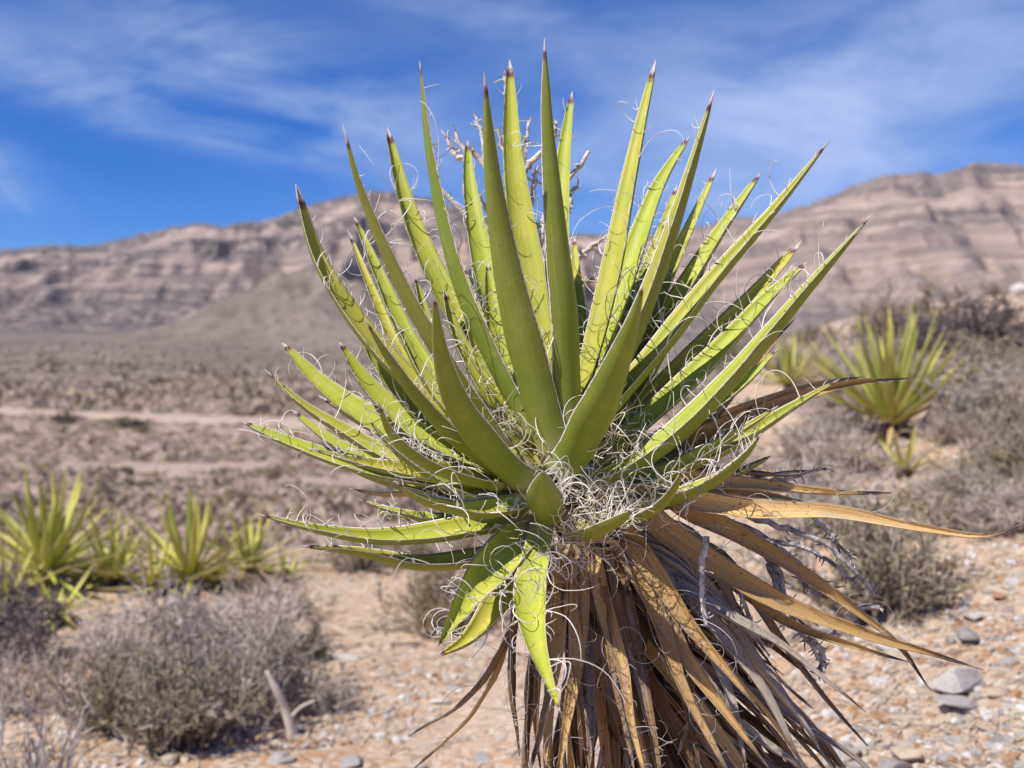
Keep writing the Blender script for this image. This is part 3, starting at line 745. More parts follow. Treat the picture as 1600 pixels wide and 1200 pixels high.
DEAD = [
 ([(1060,705),(1100,665),(1150,605),(1208,535),(1244,496)], 34, .14, 'dead', 1.0),
 ([(1050,705),(1130,668),(1240,624),(1330,600),(1426,590)], 40, .10, 'dead', .9),
 ([(1060,690),(1110,664),(1180,634),(1270,604),(1352,588)], 36, .18, 'dead', .9),
 ([(1060,752),(1130,754),(1220,763),(1300,770),(1392,770)], 34, .00, 'dead', .9),
 ([(1050,760),(1120,766),(1200,776),(1250,784),(1296,792)], 30, .06, 'dead', .8),
 ([(1030,768),(1080,782),(1180,797),(1300,800),(1430,824),(1540,838),(1612,812)], 34, -.06, 'dead', 1.0),
 ([(1040,778),(1075,800),(1140,830),(1230,882),(1330,950),(1400,1005),(1456,1080)], 36, .08, 'dead', 1.05),
 ([(1000,800),(1030,822),(1110,880),(1220,942),(1340,988),(1440,1018),(1536,1046)], 42, -.06, 'dead', 1.0),
 ([(1060,850),(1140,908),(1230,974),(1340,1012),(1426,1036)], 30, -.01, 'dead', .9),
 ([(970,830),(1020,890),(1080,980),(1140,1052),(1192,1116)], 38, -.12, 'dead', .9),
 ([(965,840),(1030,950),(1080,1040),(1140,1120),(1205,1205)], 40, -.13, 'dead', .7),
 ([(870,850),(830,900),(806,965),(780,1022),(730,1092),(638,1150)], 26, .05, 'dead_brown', .4),
 ([(880,850),(830,930),(800,985),(770,1062),(720,1134),(648,1200)], 24, .08, 'dead', .4),
 ([(860,850),(828,890),(806,960),(800,1060),(812,1182)], 26, .00, 'dead_brown', .9),
 ([(865,860),(845,940),(828,1050),(824,1140),(826,1230)], 26, -.03, 'dead_black', .9),
 ([(880,850),(876,930),(870,1030),(852,1120),(828,1205)], 34, -.12, 'dead', .2),
 ([(905,850),(905,940),(900,1040),(884,1140),(866,1240)], 36, -.13, 'dead', -.2),
 ([(930,850),(935,950),(950,1060),(975,1150),(1000,1260)], 38, -.13, 'dead_brown', .2),
 ([(955,850),(975,950),(1000,1060),(1020,1150),(1040,1260)], 36, -.12, 'dead_brown', .0),
 ([(975,850),(1030,970),(1060,1060),(1100,1140),(1150,1230)], 36, -.14, 'dead', .1),
 ([(990,860),(1060,960),(1120,1040),(1150,1120),(1170,1230)], 34, -.10, 'dead_grey', .2),
 ([(1020,860),(1100,960),(1150,1020),(1200,1090),(1260,1210)], 42, -.07, 'dead_grey', .3),
 ([(1050,860),(1130,950),(1180,1030),(1240,1110),(1310,1210)], 36, -.02, 'dead_grey', .3),
 ([(1110,860),(1170,930),(1220,1000),(1280,1080),(1356,1166)], 26, .05, 'dead_brown', .6),
 ([(1070,830),(1120,900),(1150,960),(1180,1030),(1190,1090)], 34, .04, 'dead_grey', .3),
 ([(1030,870),(1060,950),(1075,1020),(1080,1100),(1060,1180)], 34, -.03, 'dead_brown', .1),
 ([(868,855),(850,930),(842,1030),(838,1120),(846,1215)], 26, -.02, 'dead_brown', .3),
 ([(885,850),(868,930),(862,1020),(858,1110),(850,1230)], 30, -.08, 'dead', .2),
 ([(895,855),(893,960),(905,1060),(915,1150),(922,1240)], 32, -.12, 'dead_brown', .0),
 ([(915,855),(918,960),(922,1060),(925,1150),(915,1250)], 28, -.10, 'dead_grey', .1),
 ([(945,855),(955,960),(965,1060),(985,1160),(990,1250)], 28, -.09, 'dead_grey', -.2),
 ([(925,850),(945,950),(975,1050),(990,1140),(1015,1240)], 30, -.14, 'dead', .3),
 ([(985,850),(1010,930),(1040,1020),(1075,1110),(1100,1230)], 30, -.11, 'dead_brown', .4),
 ([(780,772),(720,768),(650,772),(600,772),(545,764)], 22, .10, 'dead', .3),
 ([(800,736),(740,720),(680,714),(620,716),(560,718)], 22, .12, 'dead', .1),
 ([(1080,745),(1130,735),(1190,740),(1240,742),(1290,730)], 18, .10, 'dead_brown', .4),
 ([(1100,760),(1150,760),(1190,745),(1230,738),(1275,735)], 16, .16, 'dead_grey', .4),
 ([(1060,730),(1110,735),(1160,738),(1200,752),(1240,770)], 20, .20, 'dead_black', .5),
]
def dead_leaf(P, wm, mat, roll, seed, fib=0, tmax=0.9):
    K = len(P)
    Nn = inner_normals(P, roll)
    T = np.gradient(P, axis=0); T /= np.linalg.norm(T, axis=1, keepdims=True)
    tw = np.linspace(0, random.uniform(-tmax, tmax), K)[:, None]
    Nn = Nn * np.cos(tw) + np.cross(T, Nn) * np.sin(tw)
    V, Fc, uv, fr = blade_arrays(P - OFF, Nn, wm, thick=0.07, chan=random.uniform(0.2, 0.55), NU=8, ragged=0.14, seed=seed, fold_tip=0.6, base_w=0.9, belly=0.3)
    o = link('dead_leaf', mesh_np('dead_leaf', V, Fc, M[mat], uv), yucca)
    if fib:
        f = link('marginal_fibre', fibre_mesh('marginal_fibre', fr, fib // 3, fib, M['fibre_grey'], rad=0.0005), o)
        f['kind'] = 'stuff'
    return o
for i, (p, w, dy, mt, roll) in enumerate(DEAD):
    if p[0][0] > 1000: p = [(908, 800), (960, (800 + p[0][1]) / 2)] + list(p)
    elif p[0][0] > 960: p = [(915, 832)] + list(p)
    dead_leaf(catmull(place(p, dy, 0.02), 30), w * PXM * (1.0 if p[-1][1] < 1100 else 0.92), mt, roll, 100 + i, 9, 0.3)

# trunk, leaning down to the right to the ground
TR = catmull(np.array([at(872, 740, 1.52), at(920, 860, 1.56), at(965, 1000, 1.60), at(1030, 1180, 1.64), at(1110, 1420, 1.66), np.array([gx, gy, OFF[2] - 0.06])]), 40)
def build_trunk():
    r = np.interp(np.linspace(0, 1, 40), [0, 0.06, 0.15, 0.6, 1], [0.018, 0.038, 0.048, 0.052, 0.07])
    r = r * (1 + 0.12 * rng.normal(size=40) * 0.5)
    V, Q = tubes((TR - OFF)[None], r[None], 14)
    V = V + 0.004 * rng.normal(size=V.shape)
    link('trunk', mesh_np('trunk', V, [Q, np.arange(14)[None, ::-1], (np.arange(14) + 39 * 14)[None]], M['trunk']), yucca)
build_trunk()

# the skirt: dead leaves hanging all round the trunk
def skirt():
    n = 250
    for i in range(n):
        tau = 0.10 + 0.82 * (i / n) ** 0.9
        k = tau * 39; k0 = int(k); p = TR[k0] + (TR[min(k0 + 1, 39)] - TR[k0]) * (k - k0)
        ax = unit(TR[min(k0 + 2, 39)] - TR[max(k0 - 2, 0)])
        phi = i * 2.39996 + random.uniform(-.25, .25)
        e1 = unit(np.cross(ax, [0, 1, 0])); e2 = np.cross(ax, e1)
        o = e1 * math.cos(phi) + e2 * math.sin(phi)
        right = max(0.0, o[0]) ; front = max(0, -o[1])
        spread = np.interp(tau, [0.1, 0.3, 0.6, 1], [26, 18, 13, 10]) + 14 * right * (1 - tau) + random.uniform(-5, 5)
        ln = random.uniform(0.36, 0.56) * (0.92 if tau > .5 else 1)
        a0 = R(spread + 12); a1 = R(max(2, spread - 12))
        q = p + o * 0.035; pts = [q]
        wob = rng.normal(size=3) * 0.10
        for sgm in range(6):
            a = a0 + (a1 - a0) * sgm / 5
            d = o * math.sin(a) + ax * math.cos(a) + wob * (sgm / 5)
            d[2] -= 0.12 * sgm / 5
            q = q + unit(d) * ln / 6; pts.append(q)
        if tau < .28: mt = random.choice(['dead', 'dead_brown', 'dead_brown', 'dead_black'])
        else: mt = random.choice(['dead_grey', 'dead_grey', 'dead_grey', 'dead_grey', 'dead_brown', 'dead_brown', 'dead', 'dead', 'dead_black', 'dead_black'])
        dead_leaf(catmull(np.array(pts), 20), random.uniform(0.013, 0.026), mt, random.uniform(-.5, .5), 300 + i, 4 if i % 3 == 0 else 0)
skirt()
def thatch():
    # older leaves packed under the crown on the far and right sides
    for i in range(70):
        tau = random.uniform(0.07, 0.34); p = TR[int(tau * 39)]
        ax = unit(TR[int(tau * 39) + 2] - TR[int(tau * 39)])
        phi = random.uniform(-1.9, 1.0)
        o = unit(np.array([math.cos(phi), -math.sin(phi) * 0.8, 0.0])); 
        a0 = R(random.uniform(48, 82) * (1 - .5 * tau)); a1 = a0 * random.uniform(.35, .7)
        q = p + o * .02; pts = [q]; ln = random.uniform(.26, .44)
        for k in range(6):
            a = a0 + (a1 - a0) * k / 5
            q = q + unit(o * math.sin(a) + ax * math.cos(a) + rng.normal(size=3) * .07) * ln / 6; pts.append(q)
        dead_leaf(catmull(np.array(pts), 18), random.uniform(.014, .026), random.choice(['dead_black', 'dead_brown', 'dead_grey', 'dead_grey', 'dead_black']), random.uniform(-.5, .9), 700 + i, 0)
thatch()

# fibres matted in the crown
def tangle(name, spots, n, mat, rad=0.00055):
    st = []; 
    for (px, py, dd, sx, sy, sz, wgt) in spots:
        m = int(n * wgt)
        c = at(px, py, D0 + dd)
        st.append(c + rng.normal(size=(m, 3)) * np.array([sx, sz, sy]))
    st = np.concatenate(st) - OFF; m = len(st)
    P, rd = curls(st, rng.normal(size=(m, 3)) * np.array([1, .6, .7]), rng.normal(size=(m, 3)) * np.array([.6, 1, .6]), rng.uniform(0.02, 0.085, m), rad * rng.uniform(.35, 1.5, m), rng.uniform(0.4, 6.0, m), K=15, wob=0.9)
    V, Q = tubes(P, rd, 3)
    o = link(name, mesh_np(name, V, [Q], mat), yucca); o['kind'] = 'stuff'
tangle('fibre_tangle', [(935, 775, -.05, .038, .016, .03, .30), (985, 770, -.05, .035, .016, .03, .2), (960, 685, .0, .022, .025, .03, .14), (830, 690, .0, .035, .02, .03, .12), (868, 765, -.09, .016, .02, .02, .10), (745, 600, .05, .02, .05, .02, .06), (950, 720, .0, .035, .012, .02, .08)], 220, M['fibre'], 0.0009)
tangle('fibre_tangle', [(790, 665, .0, .028, .024, .025, .3), (940, 695, .0, .03, .02, .03, .25), (930, 775, -.04, .03, .014, .02, .25), (890, 845, -.08, .03, .012, .02, .2)], 190, M['fibre_tan'], 0.0007)
tangle('fibre_tangle', [(880, 860, -.1, .035, .015, .02, .5), (990, 815, -.1, .03, .012, .02, .3), (850, 890, -.16, .012, .02, .01, .2)], 90, M['fibre_grey'], 0.0005)

# flower stalks
def stalk(name, lines, mat, twigs=9, r0=0.0058, parent=None):
    """old branched panicle: lines of (photo px path, depth) -> tubes with hooked stubs"""
    Vs = []; Qs = []; nv = 0
    allP = []; allR = []; stub = []
    for (path, d0, d1, rr) in lines:
        pts = np.array([at(px, py, D0 + d0 + (d1 - d0) * i / (len(path) - 1)) for i, (px, py) in enumerate(path)])
        P = catmull(pts, 16); P = P + rng.normal(size=P.shape) * 0.0011
        allP.append(P); allR.append(r0 * rr * np.linspace(1.0, 0.5, 16) * (1 + 0.15 * rng.random(16)))
        for _ in range(twigs):
            k = random.randint(3, 15)
            T = unit(P[min(k + 1, 15)] - P[max(k - 1, 0)])
            stub.append((P[k], T, r0 * rr))
    V, Q = tubes(np.array(allP) - OFF, np.array(allR), 6)
    n = len(stub)
    st = np.array([s[0] for s in stub]) - OFF; T = np.array([s[1] for s in stub])
    d = T * 0.5 + rng.normal(size=(n, 3)) * 0.8
    P2, r2 = curls(st, d, rng.normal(size=(n, 3)), rng.uniform(0.006, 0.020, n), np.full(n, r0 * 0.36), rng.uniform(0.3, 2.0, n), K=6)
    V2, Q2 = tubes(P2, r2, 4)
    o = link(name, mesh_np(name, np.concatenate([V, V2]), [Q, Q2 + len(V)], mat), yucca)
    return o
stalk('flower_stalk', [
 ([(850,600),(845,470),(832,380),(815,290),(808,230),(805,166)], .24, .26, 1.5),
 ([(866,742),(860,680),(850,600)], .03, .24, 1.6),
 ([(838,420),(790,330),(752,250),(725,235),(712,205)], .25, .26, 1.2),
 ([(735,248),(715,245),(704,230),(700,215)], .26, .27, .9),
 ([(812,270),(822,230),(826,190)], .26, .27, .8),
 ([(815,290),(785,230),(778,200)], .26, .25, .9),
 ([(760,262),(755,220),(745,185)], .26, .27, .8),
 ([(790,200),(792,150),(786,112)], .27, .27, .8),
 ([(812,275),(840,245),(865,215),(868,196)], .26, .24, 1.0),
 ([(838,400),(870,300),(905,260),(920,236)], .26, .28, 1.1),
 ([(866,330),(890,318),(894,296),(904,292)], .27, .28, .8),
 ([(840,430),(770,370),(720,330),(688,296)], .26, .24, 1.3),
 ([(770,340),(745,300),(738,262)], .25, .26, .8),
 ([(822,340),(832,310),(838,262)], .26, .27, 1.0),
 ([(870,420),(905,400),(925,385),(948,368)], .27, .28, 1.2),
 ([(895,440),(915,440),(938,436)], .27, .28, 1.0),
 ([(820,365),(845,350),(860,310)], .26, .27, .8),
], M['stalk'], twigs=12)
stalk('flower_stalk', [
 ([(1080,790),(1140,815),(1200,845),(1265,900),(1320,945),(1372,950)], .10, .10, 1.5),
 ([(912,806),(1000,796),(1080,790)], .05, .10, 1.6),
 ([(1170,805),(1240,830),(1290,850),(1330,890),(1366,925)], .12, .14, 1.1),
 ([(1200,845),(1250,855),(1300,880),(1335,912)], .11, .12, .9),
 ([(1190,840),(1235,870),(1280,905),(1300,918)], .10, .09, 1.0),
 ([(1230,875),(1270,925),(1310,935)], .10, .10, .9),
 ([(1260,800),(1290,825),(1310,850),(1330,870)], .14, .15, .9),
 ([(1180,850),(1215,890),(1225,930),(1222,985)], .07, .05, 1.2),
 ([(1215,900),(1230,940),(1240,960)], .06, .06, .8),
 ([(1200,880),(1240,970),(1270,1010),(1284,1035)], .10, .10, 1.0),
 ([(1265,1000),(1285,1020),(1280,1055)], .10, .10, 1.2),
], M['stalk_grey'], twigs=30, r0=0.0048)
for ln in (
 ([(1103,838),(1098,880),(1096,930),(1105,975)], -.06, -.07, 1.0),
 ([(1100,740),(1160,760),(1220,750),(1284,732)], .10, .12, 1.1),
 ([(1150,900),(1165,950),(1180,990),(1200,1010)], .0, .0, .8),
):
    stalk('flower_stalk', [ln], M['stalk_grey'], twigs=30, r0=0.0048)

# ------------------------------------------------------------------ background yuccas
def proto_blades():
    out = []
    for v in range(4):
        b = [0.02, 0.10, -0.06, 0.16][v]
        s = np.linspace(0, 1, 9)
        P = np.stack([np.zeros(9), -b * s ** 2, s], -1)
        Nn = np.tile(np.array([[0, -1.0, 0]]), (9, 1))
        V, Fc, uv, fr = blade_arrays(P, Nn, 0.054 + 0.012 * v, NU=4, seed=v)
        out.append((V, Fc, uv))
    return out
PB = proto_blades()
FAR_LEAF = [mesh_np('leaf', V, Fc, M['leaf_far'], uv) for V, Fc, uv in PB]
FAR_DEAD = [mesh_np('dead_leaf', V, Fc, M['dead'], uv) for V, Fc, uv in PB]
def far_yucca(px, py, base, rpx, nleaf, label, lo=-15, hi=86, ndead=8, group=None, stem=True):
    d = hit(px, base)[1]; rlen = rpx / F * d
    c = at(px, py, d)
    g = float(zg(c[0], c[1]))
    root = empty('yucca_plant', (c[0], c[1], g)); tag(root, label, 'yucca', group)
    h = max(0.02, c[2] - g)
    rad = np.array([[0.05, 0.05, 0.055, 0.03]])
    V, Q = tubes(np.array([[[0, 0, -0.05], [0, 0, h * 0.5], [0.0, 0, h * 0.9], [0, 0, h + 0.05]]]), rad, 8)
    link('trunk', mesh_np('trunk', V, [Q], M['trunk']), root)
    def blade(me, name, az, el, ln):
        o = link(name, me, root, (0.02 * math.cos(az), 0.02 * math.sin(az), h))
        dv = Vector((math.cos(az) * math.cos(el), math.sin(az) * math.cos(el), math.sin(el)))
        up = Vector((0, 0, 1)); x = dv.cross(up)
        if x.length < 1e-3: x = Vector((1, 0, 0))
        x.normalize(); y = dv.cross(x)
        m = Matrix((x, y, dv)).transposed()           # blade's inner side (-y) looks to the plant's axis
        if (m @ Vector((0, -1, 0))).z < 0: m = Matrix((-x, -y, dv)).transposed()
        o.rotation_euler = m.to_euler(); o.scale = (ln * 1.05, ln, ln)
    for i in range(nleaf):
        f = (i + 0.5) / nleaf
        el = R(hi + (lo - hi) * f ** 0.85 + random.uniform(-6, 6))
        blade(FAR_LEAF[i % 4], 'leaf', i * 2.39996 + random.uniform(-.2, .2), el, rlen * random.uniform(0.82, 1.12))
    for i in range(ndead):
        blade(FAR_DEAD[i % 4], 'dead_leaf', i * 2.39996 + 1.0, R(random.uniform(-75, -25)), rlen * random.uniform(0.7, 0.95))
    return root
far_yucca(74, 888, 925, 168, 66, 'large bright green yucca at the left edge of the photo, above the grey shrubs', lo=-35, ndead=12)
far_yucca(88, 955, 980, 95, 24, 'low droopy yucca head beneath the large yucca at the left edge', lo=-60, hi=60, ndead=6)
far_yucca(178, 900, 918, 112, 30, 'small yucca between the large left yucca and the middle one of the left clump', lo=-15, ndead=6)
far_yucca(298, 898, 918, 142, 50, 'middle yucca of the left clump, its leaves rising behind the silvery shrub', lo=-25, ndead=10)
far_yucca(390, 878, 900, 100, 36, 'compact star shaped yucca at the right end of the left clump', lo=-30, ndead=5)
far_yucca(10, 930, 950, 110, 30, 'yucca cut by the left edge beside the large bright green yucca', lo=-30, ndead=8)
far_yucca(240, 915, 928, 95, 28, 'low yucca wedged against the left side of the middle yucca', lo=-15, ndead=6)
far_yucca(345, 912, 922, 66, 18, 'low yucca between the middle yucca and the star shaped yucca', lo=-15, ndead=5)
far_yucca(445, 900, 910, 58, 12, 'tiny yucca tuft just right of the star shaped yucca', lo=0, ndead=0)
far_yucca(1392, 662, 690, 180, 60, 'upright blurred yucca on the right slope behind the long dead leaf tip', lo=22, ndead=10)
far_yucca(1412, 735, 745, 92, 11, 'little yucca sprout in front of the upright yucca on the right slope', lo=15, hi=84, ndead=0)
far_yucca(1232, 600, 622, 88, 34, 'yellow green yucca half hidden behind the tan dead leaves', lo=0, ndead=0)

# ------------------------------------------------------------------ shrubs
def shrub_meshes(seed, mt, mf, nst=30, n1=200, n2=900, nf=2600, tw=0.0072, fsz=0.021, upright=0.5):
    """a twiggy shrub about 1 m wide and 0.75 m high -> (branches mesh, foliage mesh)"""
    rg = np.random.default_rng(seed)
    K = 6
    def grow(st, d, ln, wob, lift):
        Mn = len(st); P = np.zeros((Mn, K, 3)); P[:, 0] = st
        D = d / np.linalg.norm(d, axis=1, keepdims=True)
        for k in range(1, K):
            P[:, k] = P[:, k - 1] + D * (ln / (K - 1))[:, None]
            D = D + wob * rg.normal(size=(Mn, 3)); D[:, 2] += lift; D /= np.linalg.norm(D, axis=1, keepdims=True)
        return P
    az = rg.random(nst) * 2 * math.pi; az = az + 0.55 * np.sin(2 * az + seed) + 0.3 * np.sin(3 * az + 2 * seed); el = np.radians(rg.uniform(18, 85, nst))
    d = np.stack([np.cos(az) * np.cos(el), np.sin(az) * np.cos(el), np.sin(el)], -1)
    P0 = grow(rg.normal(size=(nst, 3)) * np.array([.12, .12, 0]), d, rg.uniform(.24, .74, nst) * (1 - .15 * np.sin(el)), .16, .02)
    def child(Pp, n, lo, hi, spread, lift):
        i = rg.integers(0, len(Pp), n); k = rg.integers(1, K, n)
        st = Pp[i, k]; T = Pp[i, k] - Pp[i, k - 1]; T /= np.linalg.norm(T, axis=1, keepdims=True)
        dd = T + spread * rg.normal(size=(n, 3)); dd[:, 2] += upright * 0.5
        return grow(st, dd, rg.uniform(lo, hi, n), .22, lift)
    P1 = child(P0, n1, .12, .32, .7, .04)
    P2 = child(np.concatenate([P0, P1, P1]), n2, .05, .17, .8, .05)
    out = []; nv = 0; Qs = []
    for P, r in ((P0, tw * 1.9), (P1, tw * 1.1), (P2, tw * .62)):
        rr = r * np.linspace(1, .45, K)[None, :] * rg.uniform(.7, 1.2, (len(P), 1))
        V, Q = tubes(P, rr, 3); out.append(V); Qs.append(Q + nv); nv += len(V)
    br = mesh_np('branches', np.concatenate(out), Qs, M[mt])
    # leaf-sized flakes along the twigs
    src = np.concatenate([P2, P2, P1]); i = rg.integers(0, len(src), nf); k = rg.integers(1, K, nf)
    c = src[i, k] + rg.normal(size=(nf, 3)) * .009
    a = rg.normal(size=(nf, 3)); a /= np.linalg.norm(a, axis=1, keepdims=True)
    b = np.cross(a, rg.normal(size=(nf, 3))); b /= np.linalg.norm(b, axis=1, keepdims=True)
    s = (fsz * rg.uniform(.5, 1.3, nf))[:, None]
    V = np.stack([c - a * s, c + b * s * .32, c + a * s, c - b * s * .32], 1).reshape(-1, 3)
    Q = np.arange(nf * 4).reshape(-1, 4)
    fo = mesh_np('foliage', V, [Q], M[mf], smooth=False)
    return br, fo
SH = {
 'silver': [shrub_meshes(11, 'twig_silver', 'fol_grey', n2=950, nf=1800), shrub_meshes(12, 'twig_silver', 'fol_grey', n2=950, nf=2000)],
 'grey': [shrub_meshes(21, 'twig_grey', 'fol_sage', n2=780, nf=2600), shrub_meshes(22, 'twig_grey', 'fol_sage', n2=780, nf=2800), shrub_meshes(23, 'twig_grey', 'fol_grey', n2=780, nf=2400)],
 'olive': [shrub_meshes(31, 'twig_grey', 'fol_olive', nf=4600), shrub_meshes(32, 'twig_grey', 'fol_olive', nf=4200)],
 'dark': [shrub_meshes(41, 'twig_dark', 'fol_dark', nf=4400), shrub_meshes(42, 'twig_dark', 'fol_dark', nf=4200)],
 'green': [shrub_meshes(51, 'twig_dark', 'fol_green', nf=5200, fsz=.02)],
 'bare': [shrub_meshes(61, 'twig_bare', 'fol_grey', nst=22, n1=110, n2=260, nf=60, tw=.006, upright=.9)],
}
_cnt = {}
def shrub(kind, px, py, wpx, hpx, label, group=None, d=None, name='desert_shrub'):
    p = hit(px, py) if d is None else None
    if p is None:
        x = (px - 800) / F * d; p = np.array([x, d, float(zg(x, d))])
    dd = p[1]
    i = _cnt.get(kind, 0); _cnt[kind] = i + 1
    br, fo = SH[kind][i % len(SH[kind])]
    root = empty(name, p - np.array([0, 0, 0.01]))
    root.rotation_euler = (0, 0, random.uniform(0, 6.28))
    w = wpx / F * dd / 1.05; h = hpx / F * dd / 0.72
    root.scale = (w, w, h)
    tag(root, label, 'shrub', group)
    link('branches', br, root); link('foliage', fo, root)
    return root
shrub('grey', 262, 1172, 260, 205, 'large grey green twiggy shrub at lower left in front of the left yuccas')
shrub('grey', 165, 1140, 190, 150, 'ragged grey shrub left of the large grey green twiggy shrub')
shrub('silver', 335, 1135, 220, 215, 'tall pale twiggy shrub between the large grey green shrub and the dead branch')
shrub('grey', 435, 1098, 190, 150, 'dark bottomed grey shrub behind the leaning dead branch')
shrub('silver', 290, 1040, 260, 150, 'wide silvery shrub directly below the middle yucca of the left clump')
shrub('silver', 405, 1010, 230, 120, 'silvery shrub directly below the star shaped yucca')
shrub('silver', 180, 1062, 190, 120, 'silvery shrub under the low droopy yucca head')
shrub('grey', 440, 960, 150, 80, 'low grey shrub under the tiny yucca tuft')
shrub('dark', 20, 1040, 190, 150, 'dark grey shrub at the left edge below the large yucca')
shrub('silver', 15, 1110, 160, 120, 'pale twiggy shrub at the left edge above the bare twigs')
shrub('bare', 60, 1262, 270, 330, 'leafless pale twig shrub in the bottom left corner', d=3.1)
shrub('olive', 700, 985, 215, 125, 'brown olive shrub just left of the hanging green leaves')
shrub('green', 492, 1032, 56, 64, 'small dark green shrub on bare ground right of the silvery shrub')
shrub('grey', 1375, 965, 310, 240, 'rounded grey olive shrub behind the long tan dead leaves, casting a shadow')
shrub('silver', 1290, 830, 260, 130, 'pale grey shrub above the rounded grey olive shrub')
shrub('grey', 1300, 745, 220, 105, 'grey shrub in front of the half hidden yellow green yucca')
shrub('silver', 1350, 690, 190, 80, 'pale grey shrub at the foot of the upright right yucca')
shrub('dark', 1555, 560, 260, 105, 'large dark purple grey shrub at the upper right edge')
shrub('dark', 1490, 545, 150, 80, 'dark shrub left of the large one at the upper right edge')
shrub('olive', 1425, 545, 190, 95, 'olive shrub on the crest behind the upright right yucca')
shrub('olive', 1278, 545, 78, 42, 'small olive bush on the crest above the half hidden yucca')
shrub('silver', 1300, 580, 120, 60, 'pale shrub on the crest between the two right slope yuccas')
shrub('grey', 1345, 600, 110, 55, 'grey shrub touching the left leaves of the upright right yucca')
shrub('silver', 1310, 655, 130, 62, 'silvery shrub right of the half hidden yellow green yucca')
shrub('silver', 1540, 650, 210, 95, 'pale grey shrub right of the upright right yucca')
shrub('grey', 1590, 700, 190, 100, 'grey shrub at the right edge below the dark shrubs')
shrub('grey', 1490, 690, 120, 60, 'low grey shrub between the upright yucca and the right edge')
shrub('silver', 1470, 775, 110, 44, 'flat whitish shrub beside the little yucca sprout')
shrub('grey', 1600, 800, 120, 70, 'grey shrub at the right edge above the stony slope')
shrub('grey', 560, 890, 170, 70, 'grey shrub at the far edge of the bare ground left of the yucca')
shrub('olive', 640, 880, 120, 60, 'olive shrub at the far edge of the bare ground behind the green leaf tips')
shrub('silver', 510, 1110, 110, 60, 'thin silvery shrub right of the leaning dead branch')
for i in range(66):      # the scrub along the crest of the slope, none standing out
    if i < 20: px, d = random.uniform(380, 900), random.uniform(8.0, 12.5)
    elif i < 32: px, d = random.uniform(-40, 400), random.uniform(7.8, 11)
    elif i < 50: px, d = random.uniform(1060, 1640), random.uniform(8.5, 17)
    else: px, d = random.uniform(1180, 1660), random.uniform(9, 20)
    k = random.choice(['silver', 'grey', 'grey', 'olive' if i < 32 else 'silver'])
    lab = {'silver': 'blurred silvery', 'grey': 'blurred grey', 'olive': 'blurred olive brown'}[k] + (
        ' shrub of the scrub belt along the crest right of the main yucca' if px > 1000 else ' shrub of the scrub belt along the crest left of the main yucca')
    shrub(k, px, 0, random.uniform(400, 720) / d, random.uniform(220, 430) / d, lab, 'shrubs along the crest of the slope', d=d)
for i in range(52):      # grey scrub crowding the right slope
    py = random.uniform(575, 830); px = random.uniform(1130 if py < 760 else 1450, 1640); k = random.uniform(.8, 1.35)
    if 1330 < px < 1500 and 640 < py < 780 or 1150 < px < 1310 and 590 < py < 720: continue
    kd = random.choice(['silver', 'silver', 'grey', 'grey', 'olive'])
    shrub(kd, px, py, 125 * k, 66 * k, {'silver': 'pale silvery', 'grey': 'grey green', 'olive': 'olive brown'}[kd] + ' shrub of the scrub crowding the right slope around the upright yucca',
          'shrubs crowding the right slope')
for (px, py, w, h, lab) in [(163, 782, 34, 28, 'round dark green bush alone on the valley floor above the left yuccas'),
    (100, 662, 40, 22, 'dark green bush left of two beside the pale dirt track'), (200, 668, 56, 18, 'wide dark green bush right of the other beside the pale dirt track'),
    (375, 785, 40, 24, 'brown green bush on the valley floor above the middle left yucca'), (430, 752, 34, 24, 'olive bush on the valley floor left of the lowest green leaf tips'),
    (310, 822, 60, 40, 'dark shrub right behind the middle yucca of the left clump')]:
    shrub('green' if 'green' in lab.split('bush')[0] and 'brown' not in lab else ('dark' if 'dark' in lab else 'olive'), px, py, w, h, lab)

